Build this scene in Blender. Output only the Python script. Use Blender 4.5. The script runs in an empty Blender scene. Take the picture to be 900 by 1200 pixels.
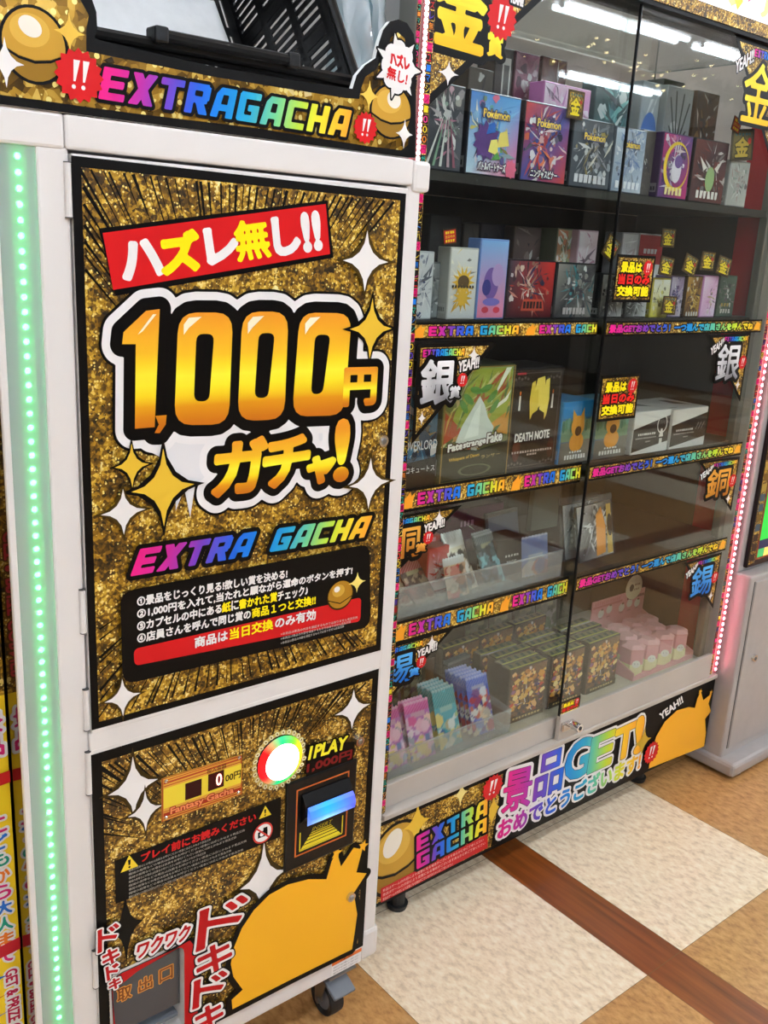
import bpy, bmesh, math, random
import numpy as np
from math import sin, cos, pi, radians
from mathutils import Vector, Matrix
from mathutils.geometry import tessellate_polygon

S = bpy.context.scene
COL = S.collection

# ------------------------------------------------------------------ camera
YAW, PITCH, ROLL = 0.6975, 0.27665, 0.05647
FPX = 1109.0                      # focal length in pixels of the 900 x 1200 frame
CAM = Vector((-0.44124, -1.11262, 1.39231))
_d = Vector((sin(YAW) * cos(PITCH), cos(YAW) * cos(PITCH), -sin(PITCH)))
_r = Vector((cos(YAW), -sin(YAW), 0))
_u = _r.cross(_d)
RX = _r * cos(ROLL) + _u * sin(ROLL)
UX = _u * cos(ROLL) - _r * sin(ROLL)
cam = bpy.data.cameras.new('camera')
cam.sensor_fit = 'VERTICAL'
cam.sensor_height = 36.0
cam.sensor_width = 27.0
cam.lens = FPX / 1200.0 * 36.0
cam.clip_start = 0.02
co = bpy.data.objects.new('camera', cam)
COL.objects.link(co)
M4 = Matrix.Identity(4)
for i in range(3):
    M4[i][0] = RX[i]; M4[i][1] = UX[i]; M4[i][2] = -_d[i]; M4[i][3] = CAM[i]
co.matrix_world = M4
S.camera = co

# ------------------------------------------------------------------ world, exposure
W = bpy.data.worlds.new('world')
S.world = W
W.use_nodes = True
W.node_tree.nodes['Background'].inputs[0].default_value = (0.95, 0.97, 1.0, 1)
W.node_tree.nodes['Background'].inputs[1].default_value = 0.25
S.view_settings.view_transform = 'Standard'
S.view_settings.look = 'None'
S.view_settings.gamma = 1.0
S.view_settings.use_curve_mapping = False
S.view_settings.exposure = 0.0
TUBE_STRENGTH = 27.8
S.cycles.max_bounces = 8
S.cycles.transparent_max_bounces = 16


# ------------------------------------------------------------------ photo measurements -> places on real planes
def ray(u, v):
    return RX * ((u - 450.0) / FPX) - UX * ((v - 600.0) / FPX) + _d


def on_y(u, v, y):
    d = ray(u, v)
    p = CAM + d * ((y - CAM.y) / d.y)
    return (p.x, p.z)


def plane_y(y):
    return lambda *uv: [on_y(uv[i], uv[i + 1], y) for i in range(0, len(uv), 2)]


# ------------------------------------------------------------------ colours, materials
def lin(c):
    return tuple(((x / 255.0) / 12.92 if x <= 10 else (((x / 255.0) + 0.055) / 1.055) ** 2.4) for x in c)


def hx(s):
    s = s.lstrip('#')
    return lin(tuple(int(s[i:i + 2], 16) for i in (0, 2, 4)))


def mix(a, b, t):
    return tuple(a[i] * (1 - t) + b[i] * t for i in range(3))


def new_mat(name):
    m = bpy.data.materials.new(name)
    m.use_nodes = True
    nt = m.node_tree
    return m, nt, nt.nodes['Principled BSDF']


def plain(name, col, rough=0.5, metal=0.0, var=0.06, scale=30.0, bump=0.0, coat=0.0, spec=0.5):
    """colour with a slight procedural unevenness"""
    m, nt, b = new_mat(name)
    c = lin(col) if max(col) > 1 else col
    tc = nt.nodes.new('ShaderNodeTexCoord')
    n = nt.nodes.new('ShaderNodeTexNoise')
    n.inputs['Scale'].default_value = scale
    n.inputs['Detail'].default_value = 3
    nt.links.new(tc.outputs['Object'], n.inputs['Vector'])
    r = nt.nodes.new('ShaderNodeValToRGB')
    r.color_ramp.elements[0].position = 0.3
    r.color_ramp.elements[1].position = 0.7
    r.color_ramp.elements[0].color = tuple(x * (1 - var) for x in c) + (1,)
    r.color_ramp.elements[1].color = tuple(min(1, x * (1 + var)) for x in c) + (1,)
    nt.links.new(n.outputs['Fac'], r.inputs['Fac'])
    nt.links.new(r.outputs['Color'], b.inputs['Base Color'])
    b.inputs['Roughness'].default_value = rough
    b.inputs['Metallic'].default_value = metal
    b.inputs['Specular IOR Level'].default_value = spec
    b.inputs['Coat Weight'].default_value = coat
    if bump:
        bp = nt.nodes.new('ShaderNodeBump')
        bp.inputs['Strength'].default_value = bump
        bp.inputs['Distance'].default_value = 0.002
        nt.links.new(n.outputs['Fac'], bp.inputs['Height'])
        nt.links.new(bp.outputs['Normal'], b.inputs['Normal'])
    return m


def emit(name, col, strength):
    m, nt, b = new_mat(name)
    b.inputs['Base Color'].default_value = (0.8, 0.8, 0.8, 1)
    b.inputs['Emission Color'].default_value = tuple(col) + (1,)
    b.inputs['Emission Strength'].default_value = strength
    return m


def printed(name, rough, metal=0.0, coat=0.0, emission=0.0, spec=0.25):
    m, nt, b = new_mat(name)
    a = nt.nodes.new('ShaderNodeAttribute')
    a.attribute_name = 'Col'
    nt.links.new(a.outputs['Color'], b.inputs['Base Color'])
    b.inputs['Roughness'].default_value = rough
    b.inputs['Metallic'].default_value = metal
    b.inputs['Coat Weight'].default_value = coat
    b.inputs['Coat Roughness'].default_value = 0.08
    b.inputs['Specular IOR Level'].default_value = spec
    if emission:
        nt.links.new(a.outputs['Color'], b.inputs['Emission Color'])
        b.inputs['Emission Strength'].default_value = emission
    return m


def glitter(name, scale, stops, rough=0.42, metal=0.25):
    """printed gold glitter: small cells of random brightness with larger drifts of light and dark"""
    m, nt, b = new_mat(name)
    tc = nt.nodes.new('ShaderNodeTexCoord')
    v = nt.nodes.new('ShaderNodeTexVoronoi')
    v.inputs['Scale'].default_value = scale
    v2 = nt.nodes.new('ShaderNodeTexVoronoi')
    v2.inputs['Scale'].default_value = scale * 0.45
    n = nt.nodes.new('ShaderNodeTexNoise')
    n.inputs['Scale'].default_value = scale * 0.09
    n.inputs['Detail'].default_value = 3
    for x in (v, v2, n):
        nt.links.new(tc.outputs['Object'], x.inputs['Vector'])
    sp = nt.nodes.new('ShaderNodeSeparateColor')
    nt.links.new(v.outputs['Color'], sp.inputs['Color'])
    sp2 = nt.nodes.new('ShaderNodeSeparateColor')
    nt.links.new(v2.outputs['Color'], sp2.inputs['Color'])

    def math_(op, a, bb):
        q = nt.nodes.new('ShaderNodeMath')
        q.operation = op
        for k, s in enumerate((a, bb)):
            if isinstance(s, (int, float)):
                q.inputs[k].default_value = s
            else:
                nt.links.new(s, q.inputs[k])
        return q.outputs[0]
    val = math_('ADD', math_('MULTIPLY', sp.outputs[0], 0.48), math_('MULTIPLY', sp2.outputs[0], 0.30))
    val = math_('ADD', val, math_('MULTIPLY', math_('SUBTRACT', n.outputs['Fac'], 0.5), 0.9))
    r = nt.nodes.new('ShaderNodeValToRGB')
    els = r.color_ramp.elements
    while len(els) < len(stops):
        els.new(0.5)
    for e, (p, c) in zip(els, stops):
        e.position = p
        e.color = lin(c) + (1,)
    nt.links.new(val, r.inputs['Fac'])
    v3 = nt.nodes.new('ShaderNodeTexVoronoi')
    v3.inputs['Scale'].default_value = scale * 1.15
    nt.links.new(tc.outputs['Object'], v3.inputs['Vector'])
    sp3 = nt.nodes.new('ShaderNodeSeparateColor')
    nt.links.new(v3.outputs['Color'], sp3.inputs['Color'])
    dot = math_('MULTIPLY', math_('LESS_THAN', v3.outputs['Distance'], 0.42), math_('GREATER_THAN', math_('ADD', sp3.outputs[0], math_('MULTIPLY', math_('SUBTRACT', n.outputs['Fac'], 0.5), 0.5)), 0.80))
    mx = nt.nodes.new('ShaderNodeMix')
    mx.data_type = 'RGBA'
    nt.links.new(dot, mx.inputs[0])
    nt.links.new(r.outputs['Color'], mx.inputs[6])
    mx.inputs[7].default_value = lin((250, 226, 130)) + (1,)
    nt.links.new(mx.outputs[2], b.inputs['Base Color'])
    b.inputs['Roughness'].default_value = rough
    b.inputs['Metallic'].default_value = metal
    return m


def clear(name, tint=(1, 1, 1), rough=0.02, milky=0.0, ior=1.5, scat=(0.85, 0.86, 0.87)):
    """thin clear sheet: see-through, with a fresnel reflection; milky adds a little scatter"""
    m, nt, b = new_mat(name)
    out = nt.nodes['Material Output']
    nt.nodes.remove(b)
    tr = nt.nodes.new('ShaderNodeBsdfTransparent')
    tr.inputs['Color'].default_value = tuple(tint) + (1,)
    gl = nt.nodes.new('ShaderNodeBsdfGlossy')
    gl.inputs['Roughness'].default_value = rough
    fr = nt.nodes.new('ShaderNodeFresnel')
    fr.inputs['IOR'].default_value = ior
    # same reflectance from either face of the sheet
    ge = nt.nodes.new('ShaderNodeNewGeometry')
    iv = nt.nodes.new('ShaderNodeMix')
    iv.data_type = 'FLOAT'
    iv.inputs[2].default_value = ior
    iv.inputs[3].default_value = 1.0 / ior
    nt.links.new(ge.outputs['Backfacing'], iv.inputs[0])
    nt.links.new(iv.outputs[0], fr.inputs['IOR'])
    mx = nt.nodes.new('ShaderNodeMixShader')
    nt.links.new(fr.outputs[0], mx.inputs[0])
    base = tr.outputs[0]
    if milky:
        df = nt.nodes.new('ShaderNodeBsdfDiffuse')
        df.inputs['Color'].default_value = tuple(scat) + (1,)
        m2 = nt.nodes.new('ShaderNodeMixShader')
        m2.inputs[0].default_value = milky
        nt.links.new(tr.outputs[0], m2.inputs[1])
        nt.links.new(df.outputs[0], m2.inputs[2])
        base = m2.outputs[0]
    nt.links.new(base, mx.inputs[1])
    nt.links.new(gl.outputs[0], mx.inputs[2])
    nt.links.new(mx.outputs[0], out.inputs['Surface'])
    return m


GOLD_STOPS = [(0.0, (32, 20, 2)), (0.23, (82, 56, 6)), (0.41, (134, 96, 14)), (0.56, (184, 140, 30)), (0.71, (228, 190, 72)), (0.89, (255, 246, 180))]
PRINT = printed('printed_vinyl', 0.35, spec=0.14)
MATTE = printed('printed_card', 0.55)
SHRINK = printed('shrink_wrapped_card', 0.35, coat=0.35)
FOIL = printed('printed_foil', 0.28, metal=0.3, coat=0.1)
LIT = printed('backlit_print', 0.4, emission=0.9)
GOLD = glitter('gold_glitter', 250, GOLD_STOPS)
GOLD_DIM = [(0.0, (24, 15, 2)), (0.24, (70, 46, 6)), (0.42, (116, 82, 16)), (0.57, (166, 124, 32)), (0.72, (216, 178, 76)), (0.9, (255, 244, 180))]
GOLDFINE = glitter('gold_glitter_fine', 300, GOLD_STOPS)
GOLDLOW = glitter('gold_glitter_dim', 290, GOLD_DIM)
GOLDBIG = glitter('gold_hologram', 110, [(0.0, (50, 34, 6)), (0.3, (120, 86, 20)), (0.55, (186, 142, 44)), (0.75, (226, 190, 90)), (0.95, (255, 250, 220))], 0.25, 0.45)
WHITE = plain('white_enamel', (226, 221, 216), 0.35, var=0.012, scale=8)
WHITEEDGE = plain('foam_board_edge', (235, 235, 232), 0.6)
SEAM = plain('dark_seam', (70, 68, 66), 0.7)
BLACK = plain('black_vinyl', (10, 8, 7), 0.4, spec=0.14)
BLACKP = plain('black_plastic', (16, 16, 16), 0.32, bump=0.1, scale=160, spec=0.3)
ALU = plain('brushed_aluminium', (186, 178, 168), 0.42, metal=0.12, var=0.04, scale=12)
ALUD = plain('dull_aluminium', (128, 124, 116), 0.45, metal=0.5, var=0.05, scale=12)
CHROME = plain('chrome', (215, 215, 215), 0.12, metal=1.0, var=0.02)
STEEL = plain('zinc_steel', (150, 150, 150), 0.3, metal=0.9)
GREYPAINT = plain('grey_paint', (168, 163, 158), 0.45, var=0.03, scale=20)
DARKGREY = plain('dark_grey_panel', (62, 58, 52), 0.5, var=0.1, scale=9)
SHELF = plain('dark_shelf', (46, 43, 39), 0.4, var=0.08, scale=14, spec=.3)
BASEFLOOR = plain('pale_wood_board', (196, 186, 164), 0.5, var=0.06, scale=25)
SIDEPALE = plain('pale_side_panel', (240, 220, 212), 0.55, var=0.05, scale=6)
REDBOARD = plain('red_board', (186, 34, 44), 0.5, var=0.05)
RUBBER = plain('black_rubber', (34, 34, 34), 0.6)
GREYPLASTIC = plain('grey_plastic', (112, 116, 122), 0.45)
FOAM = plain('white_foam', (222, 222, 220), 0.75, var=0.03, scale=60, bump=0.3)
GLASS = clear('clear_glass', (0.93, 0.96, 0.94), ior=1.53)
TRAYMAT = clear('frosted_plastic', (0.95, 0.96, 0.96), 0.15, milky=0.17)
BAGMAT = clear('blue_plastic_film', (0.72, 0.86, 0.9), 0.12, milky=0.35)
FILM = clear('clear_film', (0.97, 0.97, 0.97), 0.06, milky=0.06)
SMOKED = clear('smoked_acrylic', (0.32, 0.32, 0.33), 0.05, milky=0.6, scat=(0.12, 0.12, 0.125))
LEDCOVER = clear('led_cover', (0.8, 0.9, 0.84), 0.12, milky=0.28)
LEDGREEN = emit('green_led', (0.10, 1.0, 0.40), 16.0)
LEDPINK = emit('pink_led', (1.0, 0.24, 0.34), 24.0)
LEDWHITE = emit('pinkish_white_led', (1.0, 0.6, 0.6), 5.0)
TUBE = emit('fluorescent_tube', (0.89, 1.0, 1.15), TUBE_STRENGTH)
FAIRY = emit('warm_fairy_light', (1.0, 0.75, 0.35), 45.0)


# ------------------------------------------------------------------ mesh builder
class MB:
    def __init__(s):
        s.v, s.f, s.fm, s.c, s.mats = [], [], [], [], []

    def mi(s, m):
        if m not in s.mats:
            s.mats.append(m)
        return s.mats.index(m)

    def add(s, vs, fs, m, col=(0.8, 0.8, 0.8)):
        o = len(s.v)
        s.v += [tuple(v) for v in vs]
        s.c += list(col) if isinstance(col, list) else [col] * len(vs)
        k = s.mi(m)
        for f in fs:
            s.f.append([o + i for i in f])
            s.fm.append(k)

    def box(s, x0, x1, y0, y1, z0, z1, m, col=(0.8, 0.8, 0.8), T=None):
        vs = [Vector((x, y, z)) for z in (z0, z1) for y in (y0, y1) for x in (x0, x1)]
        if T is not None:
            vs = [T @ v for v in vs]
        s.add(vs, [(0, 2, 3, 1), (4, 5, 7, 6), (0, 1, 5, 4), (2, 6, 7, 3), (0, 4, 6, 2), (1, 3, 7, 5)], m, col)

    def rbox(s, x0, x1, y0, y1, z0, z1, r, m, col=(0.8, 0.8, 0.8), seg=2, T=None):
        bm = bmesh.new()
        bmesh.ops.create_cube(bm, size=1.0)
        for v in bm.verts:
            v.co = Vector((x0 + (v.co.x + .5) * (x1 - x0), y0 + (v.co.y + .5) * (y1 - y0), z0 + (v.co.z + .5) * (z1 - z0)))
        bmesh.ops.bevel(bm, geom=list(bm.edges), offset=r, segments=seg, affect='EDGES', profile=0.5)
        bm.verts.index_update()
        vs = [v.co.copy() for v in bm.verts]
        if T is not None:
            vs = [T @ v for v in vs]
        s.add(vs, [[v.index for v in f.verts] for f in bm.faces], m, col)
        bm.free()

    def cyl(s, p0, p1, r0, r1, m, n=16, col=(0.8, 0.8, 0.8), caps=True):
        p0, p1 = Vector(p0), Vector(p1)
        d = (p1 - p0).normalized()
        a = d.orthogonal().normalized()
        b = d.cross(a)
        vs = []
        for p, r in ((p0, r0), (p1, r1)):
            for i in range(n):
                t = 2 * pi * i / n
                vs.append(p + a * (r * cos(t)) + b * (r * sin(t)))
        fs = [(i, (i + 1) % n, n + (i + 1) % n, n + i) for i in range(n)]
        if caps:
            fs += [tuple(range(n))[::-1], tuple(range(n, 2 * n))]
        s.add(vs, fs, m, col)

    def tube(s, pts, r, m, n=8, col=(0.8, 0.8, 0.8)):
        pts = [Vector(p) for p in pts]
        vs, fs = [], []
        for i, p in enumerate(pts):
            d = (pts[min(i + 1, len(pts) - 1)] - pts[max(i - 1, 0)]).normalized()
            a = d.cross(Vector((0.31, 0.2, 0.93))).normalized()
            b = d.cross(a)
            for k in range(n):
                t = 2 * pi * k / n
                vs.append(p + a * (r * cos(t)) + b * (r * sin(t)))
        for i in range(len(pts) - 1):
            for k in range(n):
                fs.append((i * n + k, i * n + (k + 1) % n, (i + 1) * n + (k + 1) % n, (i + 1) * n + k))
        fs += [tuple(range(n))[::-1], tuple(range((len(pts) - 1) * n, len(pts) * n))]
        s.add(vs, fs, m, col)

    def dome(s, c, axis, r, h, m, n=20, rings=5, col=(0.8, 0.8, 0.8), colf=None):
        c, axis = Vector(c), Vector(axis).normalized()
        a = axis.orthogonal().normalized()
        b = axis.cross(a)
        vs, fs, cs = [], [], []
        for j in range(rings):
            t = j / rings * pi / 2
            for i in range(n):
                q = 2 * pi * i / n
                vs.append(c + (a * cos(q) + b * sin(q)) * (r * cos(t)) + axis * (h * sin(t)))
                cs.append(colf(j / rings, q) if colf else col)
        vs.append(c + axis * h)
        cs.append(colf(1, 0) if colf else col)
        for j in range(rings - 1):
            for i in range(n):
                fs.append((j * n + i, j * n + (i + 1) % n, (j + 1) * n + (i + 1) % n, (j + 1) * n + i))
        for i in range(n):
            fs.append(((rings - 1) * n + i, (rings - 1) * n + (i + 1) % n, rings * n))
        s.add(vs, fs, m, cs)

    def prism(s, pts, to3, h0, h1, m, col=(0.8, 0.8, 0.8), edge=None):
        """flat outline pts (a, b) given a thickness h0..h1"""
        n = len(pts)
        tri = tessellate_polygon([[Vector((p[0], p[1], 0)) for p in pts]])
        lo = [to3(p[0], p[1], h0) for p in pts]
        hi = [to3(p[0], p[1], h1) for p in pts]
        s.add(hi, tri, m, col)
        s.add(lo, [t[::-1] for t in tri], m, col)
        s.add(lo + hi, [(i, (i + 1) % n, n + (i + 1) % n, n + i) for i in range(n)], edge or m, col)

    def build(s, name, parent=None, smooth=False, origin=None):
        """one mesh object; coordinates are world ones, or local to origin"""
        me = bpy.data.meshes.new(name)
        o = Vector(origin) if origin is not None else (Vector(ROOT_LOC.get(parent.name, (0, 0, 0))) if parent else Vector((0, 0, 0)))
        me.from_pydata([tuple(Vector(v) - o) for v in s.v], [], s.f)
        for m in s.mats:
            me.materials.append(m)
        me.polygons.foreach_set('material_index', s.fm)
        a = me.color_attributes.new('Col', 'FLOAT_COLOR', 'POINT')
        flat = []
        for c in s.c:
            flat += [c[0], c[1], c[2], 1.0]
        a.data.foreach_set('color', flat)
        if smooth:
            me.polygons.foreach_set('use_smooth', [True] * len(me.polygons))
        me.update()
        ob = bpy.data.objects.new(name, me)
        COL.objects.link(ob)
        if parent:
            ob.parent = parent
            ROOT_LOC[ob.name] = o
        elif origin is not None:
            ob.location = o
        if not parent:
            ROOT_LOC[ob.name] = o
        return ob


ROOT_LOC = {}


def tag(o, label, cat=None, group=None, kind=None):
    if label:
        o['label'] = label
    if cat:
        o['category'] = cat
    if group:
        o['group'] = group
    if kind:
        o['kind'] = kind
    return o


def thing(name, loc, label, cat, group=None):
    o = bpy.data.objects.new(name, None)
    o.empty_display_size = 0.05
    o.location = loc
    COL.objects.link(o)
    ROOT_LOC[o.name] = Vector(loc)
    return tag(o, label, cat, group)


def copy_tree(o, parent=None):
    c = o.copy()
    COL.objects.link(c)
    if parent:
        c.parent = parent
    for ch in list(o.children):
        copy_tree(ch, c)
    return c


# ------------------------------------------------------------------ flat artwork (lettering and printed shapes)
_gl = {}


def glyphs(body):
    if body in _gl:
        return _gl[body]
    cu = bpy.data.curves.new('lettering', 'FONT')
    cu.body = body
    cu.resolution_u = 3
    ob = bpy.data.objects.new('lettering', cu)
    me = bpy.data.meshes.new_from_object(ob)
    vs = [(v.co.x, v.co.y) for v in me.vertices]
    fs = [tuple(p.vertices) for p in me.polygons]
    bpy.data.objects.remove(ob)
    bpy.data.curves.remove(cu)
    bpy.data.meshes.remove(me)
    x0, x1 = min(v[0] for v in vs), max(v[0] for v in vs)
    y0, y1 = min(v[1] for v in vs), max(v[1] for v in vs)
    vs = [((x - x0) / max(x1 - x0, 1e-6), (y - y0) / max(y1 - y0, 1e-6)) for x, y in vs]
    _gl[body] = (vs, fs)
    return _gl[body]


def slice2d(vs, fs, k):
    """cut flat triangles along k horizontals so a printed colour blend has points to sit on"""
    if k < 1:
        return vs, fs
    bm = bmesh.new()
    bv = [bm.verts.new((v[0], v[1], 0)) for v in vs]
    for f in fs:
        try:
            bm.faces.new([bv[i] for i in f])
        except ValueError:
            pass
    lo, hi = min(v[1] for v in vs), max(v[1] for v in vs)
    for j in range(1, k + 1):
        z = lo + (hi - lo) * j / (k + 1)
        bmesh.ops.bisect_plane(bm, geom=bm.verts[:] + bm.edges[:] + bm.faces[:], plane_co=(0, z, 0), plane_no=(0, 1, 0))
    bm.verts.index_update()
    r = [(v.co.x, v.co.y) for v in bm.verts], [tuple(v.index for v in f.verts) for f in bm.faces]
    bm.free()
    return r


def tess(pts, holes=()):
    loops = [pts] + list(holes)
    allv = [p for l in loops for p in l]
    return allv, [tuple(t) for t in tessellate_polygon([[Vector((p[0], p[1], 0)) for p in l] for l in loops])]


EPS = 7e-5


class Art:
    def __init__(s, mb, to3, mat=PRINT, h=0.0003):
        s.mb, s.to3, s.mat, s.h = mb, to3, mat, h

    def up(s):
        s.h += EPS

    def raw(s, vs, fs, col, m=None):
        c = [col(*v) for v in vs] if callable(col) else col
        s.mb.add([s.to3(v[0], v[1], s.h) for v in vs], fs, m or s.mat, c)
        s.h += 1.2e-5

    def poly(s, pts, col, m=None, holes=(), cuts=0):
        s.up()
        vs, fs = tess(pts, holes)
        vs, fs = slice2d(vs, fs, cuts)
        s.raw(vs, fs, col, m)

    def shapes(s, shp, outlines=(), col=None, m=None, cell=None, bold=0.0):
        """shp: list of (vs, fs) merged into one outline; outlines: (radius, colour) from the outermost in"""
        if not shp:
            return
        rmax = max([r for r, c in outlines] + [bold, 0])
        F = field(shp, rmax, cell)
        for r, c in outlines:
            s.up()
            v, f = contour(F, r)
            s.raw(v, f, c)
        s.up()
        if col is not None:
            v, f = contour(F, bold)
            s.raw(v, f, col, m)

    def text(s, body, BL, BR, TL, col, outlines=(), bold=0.0, m=None, q=22):
        vs, fs = glyphs(body)
        ex, ey = (BR[0] - BL[0], BR[1] - BL[1]), (TL[0] - BL[0], TL[1] - BL[1])
        det = ex[0] * ey[1] - ex[1] * ey[0]
        if callable(col):
            def cc(a, b):
                a, b = a - BL[0], b - BL[1]
                return col((a * ey[1] - b * ey[0]) / det, (b * ex[0] - a * ex[1]) / det)
        else:
            cc = col
        vs = [(BL[0] + a * ex[0] + b * ey[0], BL[1] + a * ex[1] + b * ey[1]) for a, b in vs]
        if bold or outlines:
            s.shapes([(vs, fs)], [(r + bold, c) for r, c in outlines], cc, m, math.hypot(*ey) / q, bold)
        else:
            s.up()
            s.raw(vs, fs, cc, m)


def field(shp, rmax, cell=None):
    """signed distance to the merged shapes on a grid"""
    allv = np.array([v for vs, fs in shp for v in vs])
    lo, hi = allv.min(0), allv.max(0)
    if cell is None:
        cell = max(hi - lo) / 160
    pad = rmax + 2.5 * cell
    lo, hi = lo - pad, hi + pad
    nx, ny = int((hi[0] - lo[0]) / cell) + 2, int((hi[1] - lo[1]) / cell) + 2
    gx, gy = lo[0] + cell * np.arange(nx), lo[1] + cell * np.arange(ny)
    D = np.full((ny, nx), 1e3)
    I = np.zeros((ny, nx), bool)
    win = lambda x0, x1, y0, y1: (max(0, int((x0 - lo[0]) / cell)), min(nx, int((x1 - lo[0]) / cell) + 2), max(0, int((y0 - lo[1]) / cell)), min(ny, int((y1 - lo[1]) / cell) + 2))
    for vs, fs in shp:
        cnt = {}
        for f in fs:
            for i in range(len(f)):
                e = (f[i], f[(i + 1) % len(f)])
                k = (min(e), max(e))
                cnt[k] = cnt.get(k, 0) + 1
            for i in range(1, len(f) - 1):
                a, b, c = vs[f[0]], vs[f[i]], vs[f[i + 1]]
                i0, i1, j0, j1 = win(min(a[0], b[0], c[0]), max(a[0], b[0], c[0]), min(a[1], b[1], c[1]), max(a[1], b[1], c[1]))
                X, Y = gx[None, i0:i1], gy[j0:j1, None]
                s1 = (b[0] - a[0]) * (Y - a[1]) - (b[1] - a[1]) * (X - a[0])
                s2 = (c[0] - b[0]) * (Y - b[1]) - (c[1] - b[1]) * (X - b[0])
                s3 = (a[0] - c[0]) * (Y - c[1]) - (a[1] - c[1]) * (X - c[0])
                I[j0:j1, i0:i1] |= ((s1 >= 0) & (s2 >= 0) & (s3 >= 0)) | ((s1 <= 0) & (s2 <= 0) & (s3 <= 0))
        for (p, q), n in cnt.items():
            if n != 1:
                continue
            a, b = vs[p], vs[q]
            i0, i1, j0, j1 = win(min(a[0], b[0]) - pad, max(a[0], b[0]) + pad, min(a[1], b[1]) - pad, max(a[1], b[1]) + pad)
            X, Y = gx[None, i0:i1] - a[0], gy[j0:j1, None] - a[1]
            dx, dy = b[0] - a[0], b[1] - a[1]
            t = np.clip((X * dx + Y * dy) / max(dx * dx + dy * dy, 1e-12), 0, 1)
            np.minimum(D[j0:j1, i0:i1], np.hypot(X - t * dx, Y - t * dy), out=D[j0:j1, i0:i1])
    return np.where(I, -D, D), lo, cell


def contour(F, level):
    """flat faces filling the region where the distance is below level"""
    D, lo, cell = F
    G = D - level
    ins = G < 0
    ny, nx = G.shape
    V, Fc = [], []
    n4 = ins[:-1, :-1].astype(int) + ins[:-1, 1:] + ins[1:, 1:] + ins[1:, :-1]
    pos = lambda i, j: (lo[0] + cell * i, lo[1] + cell * j)
    for j in range(ny - 1):
        row = n4[j]
        i = 0
        nz = np.nonzero(row)[0]
        k = 0
        while k < len(nz):
            i = int(nz[k])
            if row[i] == 4:
                e = k
                while e + 1 < len(nz) and nz[e + 1] == nz[e] + 1 and row[nz[e + 1]] == 4 and e - k < 11:
                    e += 1
                i1 = int(nz[e]) + 1
                o = len(V)
                V += [pos(i, j), pos(i1, j), pos(i1, j + 1), pos(i, j + 1)]
                Fc.append((o, o + 1, o + 2, o + 3))
                k = e + 1
                continue
            cs = ((i, j), (i + 1, j), (i + 1, j + 1), (i, j + 1))
            g = [G[c[1], c[0]] for c in cs]
            o = len(V)
            for m in range(4):
                a, b = cs[m], cs[(m + 1) % 4]
                ga, gb = g[m], g[(m + 1) % 4]
                if ga < 0:
                    V.append(pos(*a))
                if (ga < 0) != (gb < 0):
                    t = ga / (ga - gb)
                    V.append(pos(a[0] + (b[0] - a[0]) * t, a[1] + (b[1] - a[1]) * t))
            if len(V) - o >= 3:
                Fc.append(tuple(range(o, len(V))))
            k += 1
    return V, Fc


_V, _H = .29, .195
BLK = {
    'E': [(0, _V, 0, 1), (0, 1, 0, _H), (0, .9, .4, .6), (0, 1, 1 - _H, 1)],
    'T': [(0, 1, 1 - _H, 1), (.5 - _V / 2, .5 + _V / 2, 0, 1)],
    'R': [(0, _V, 0, 1), (0, .90, 1 - _H, 1), (1 - _V, 1, .5, .92), (0, .92, .38, .56), [(.42, .42), (.74, .42), (1.02, 0), (.66, 0)]],
    'A': [[(-.02, 0), (_V - .02, 0), (_V + .1, .85), (.30, 1), (.12, .80)], (1 - _V, 1, 0, 1), (.30, 1, 1 - _H, 1), (.06, 1, .24, .42)],
    'G': [(0, _V, .05, .95), (.06, 1, 1 - _H, 1), (.06, 1, 0, _H), (1 - _V, 1, 0, .55), (.5, 1, .38, .56)],
    'C': [(0, _V, .05, .95), (.06, 1, 1 - _H, 1), (.06, 1, 0, _H)],
    'H': [(0, _V, 0, 1), (1 - _V, 1, 0, 1), (0, 1, .4, .6)],
    'X': None,
}


def block_shapes(body, BL, BR, TL):
    """square sign lettering as a list of quads in the plane"""
    q, x = [], 0.0
    for ch in body:
        if ch == ' ':
            x += .8
            continue
        if ch == 'X':
            q += [[(x, 0), (x + .36, 0), (x + 1, 1), (x + .64, 1)], [(x + .64, 0), (x + 1, 0), (x + .36, 1), (x, 1)]]
        else:
            q += [[(x + p[0], p[1]) for p in r] if isinstance(r, list) else [(x + r[0], r[2]), (x + r[1], r[2]), (x + r[1], r[3]), (x + r[0], r[3])] for r in BLK[ch]]
        x += 1.24
    w = x - .24
    f = lambda p: (BL[0] + p[0] / w * (BR[0] - BL[0]) + p[1] * (TL[0] - BL[0]), BL[1] + p[0] / w * (BR[1] - BL[1]) + p[1] * (TL[1] - BL[1]))
    return [([f(p) for p in r], [tuple(range(len(r)))]) for r in q]


def block(A, body, BL, BR, TL, col, outlines=(), bold=.0006, q=22, m=None):
    ex, ey = (BR[0] - BL[0], BR[1] - BL[1]), (TL[0] - BL[0], TL[1] - BL[1])
    det = ex[0] * ey[1] - ex[1] * ey[0]
    cc = col if not callable(col) else (lambda a, b: col(((a - BL[0]) * ey[1] - (b - BL[1]) * ey[0]) / det, 0))
    A.shapes(block_shapes(body, BL, BR, TL), outlines, cc, m, math.hypot(*ey) / q, bold)


def quad(a, b, c, d):
    return [a, b, c, d]


def rquad(q, fr, n=4):
    """quad with rounded corners; fr = corner size in the plane's units"""
    out = []
    for i in range(4):
        p, a, b = Vector(q[i]), Vector(q[i - 1]), Vector(q[(i + 1) % 4])
        u = p + (a - p).normalized() * min(fr, (a - p).length * .5)
        w = p + (b - p).normalized() * min(fr, (b - p).length * .5)
        for k in range(n + 1):
            t = k / n
            r = u * (1 - t) ** 2 + p * 2 * t * (1 - t) + w * t * t
            out.append((r.x, r.y))
    return out


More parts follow.
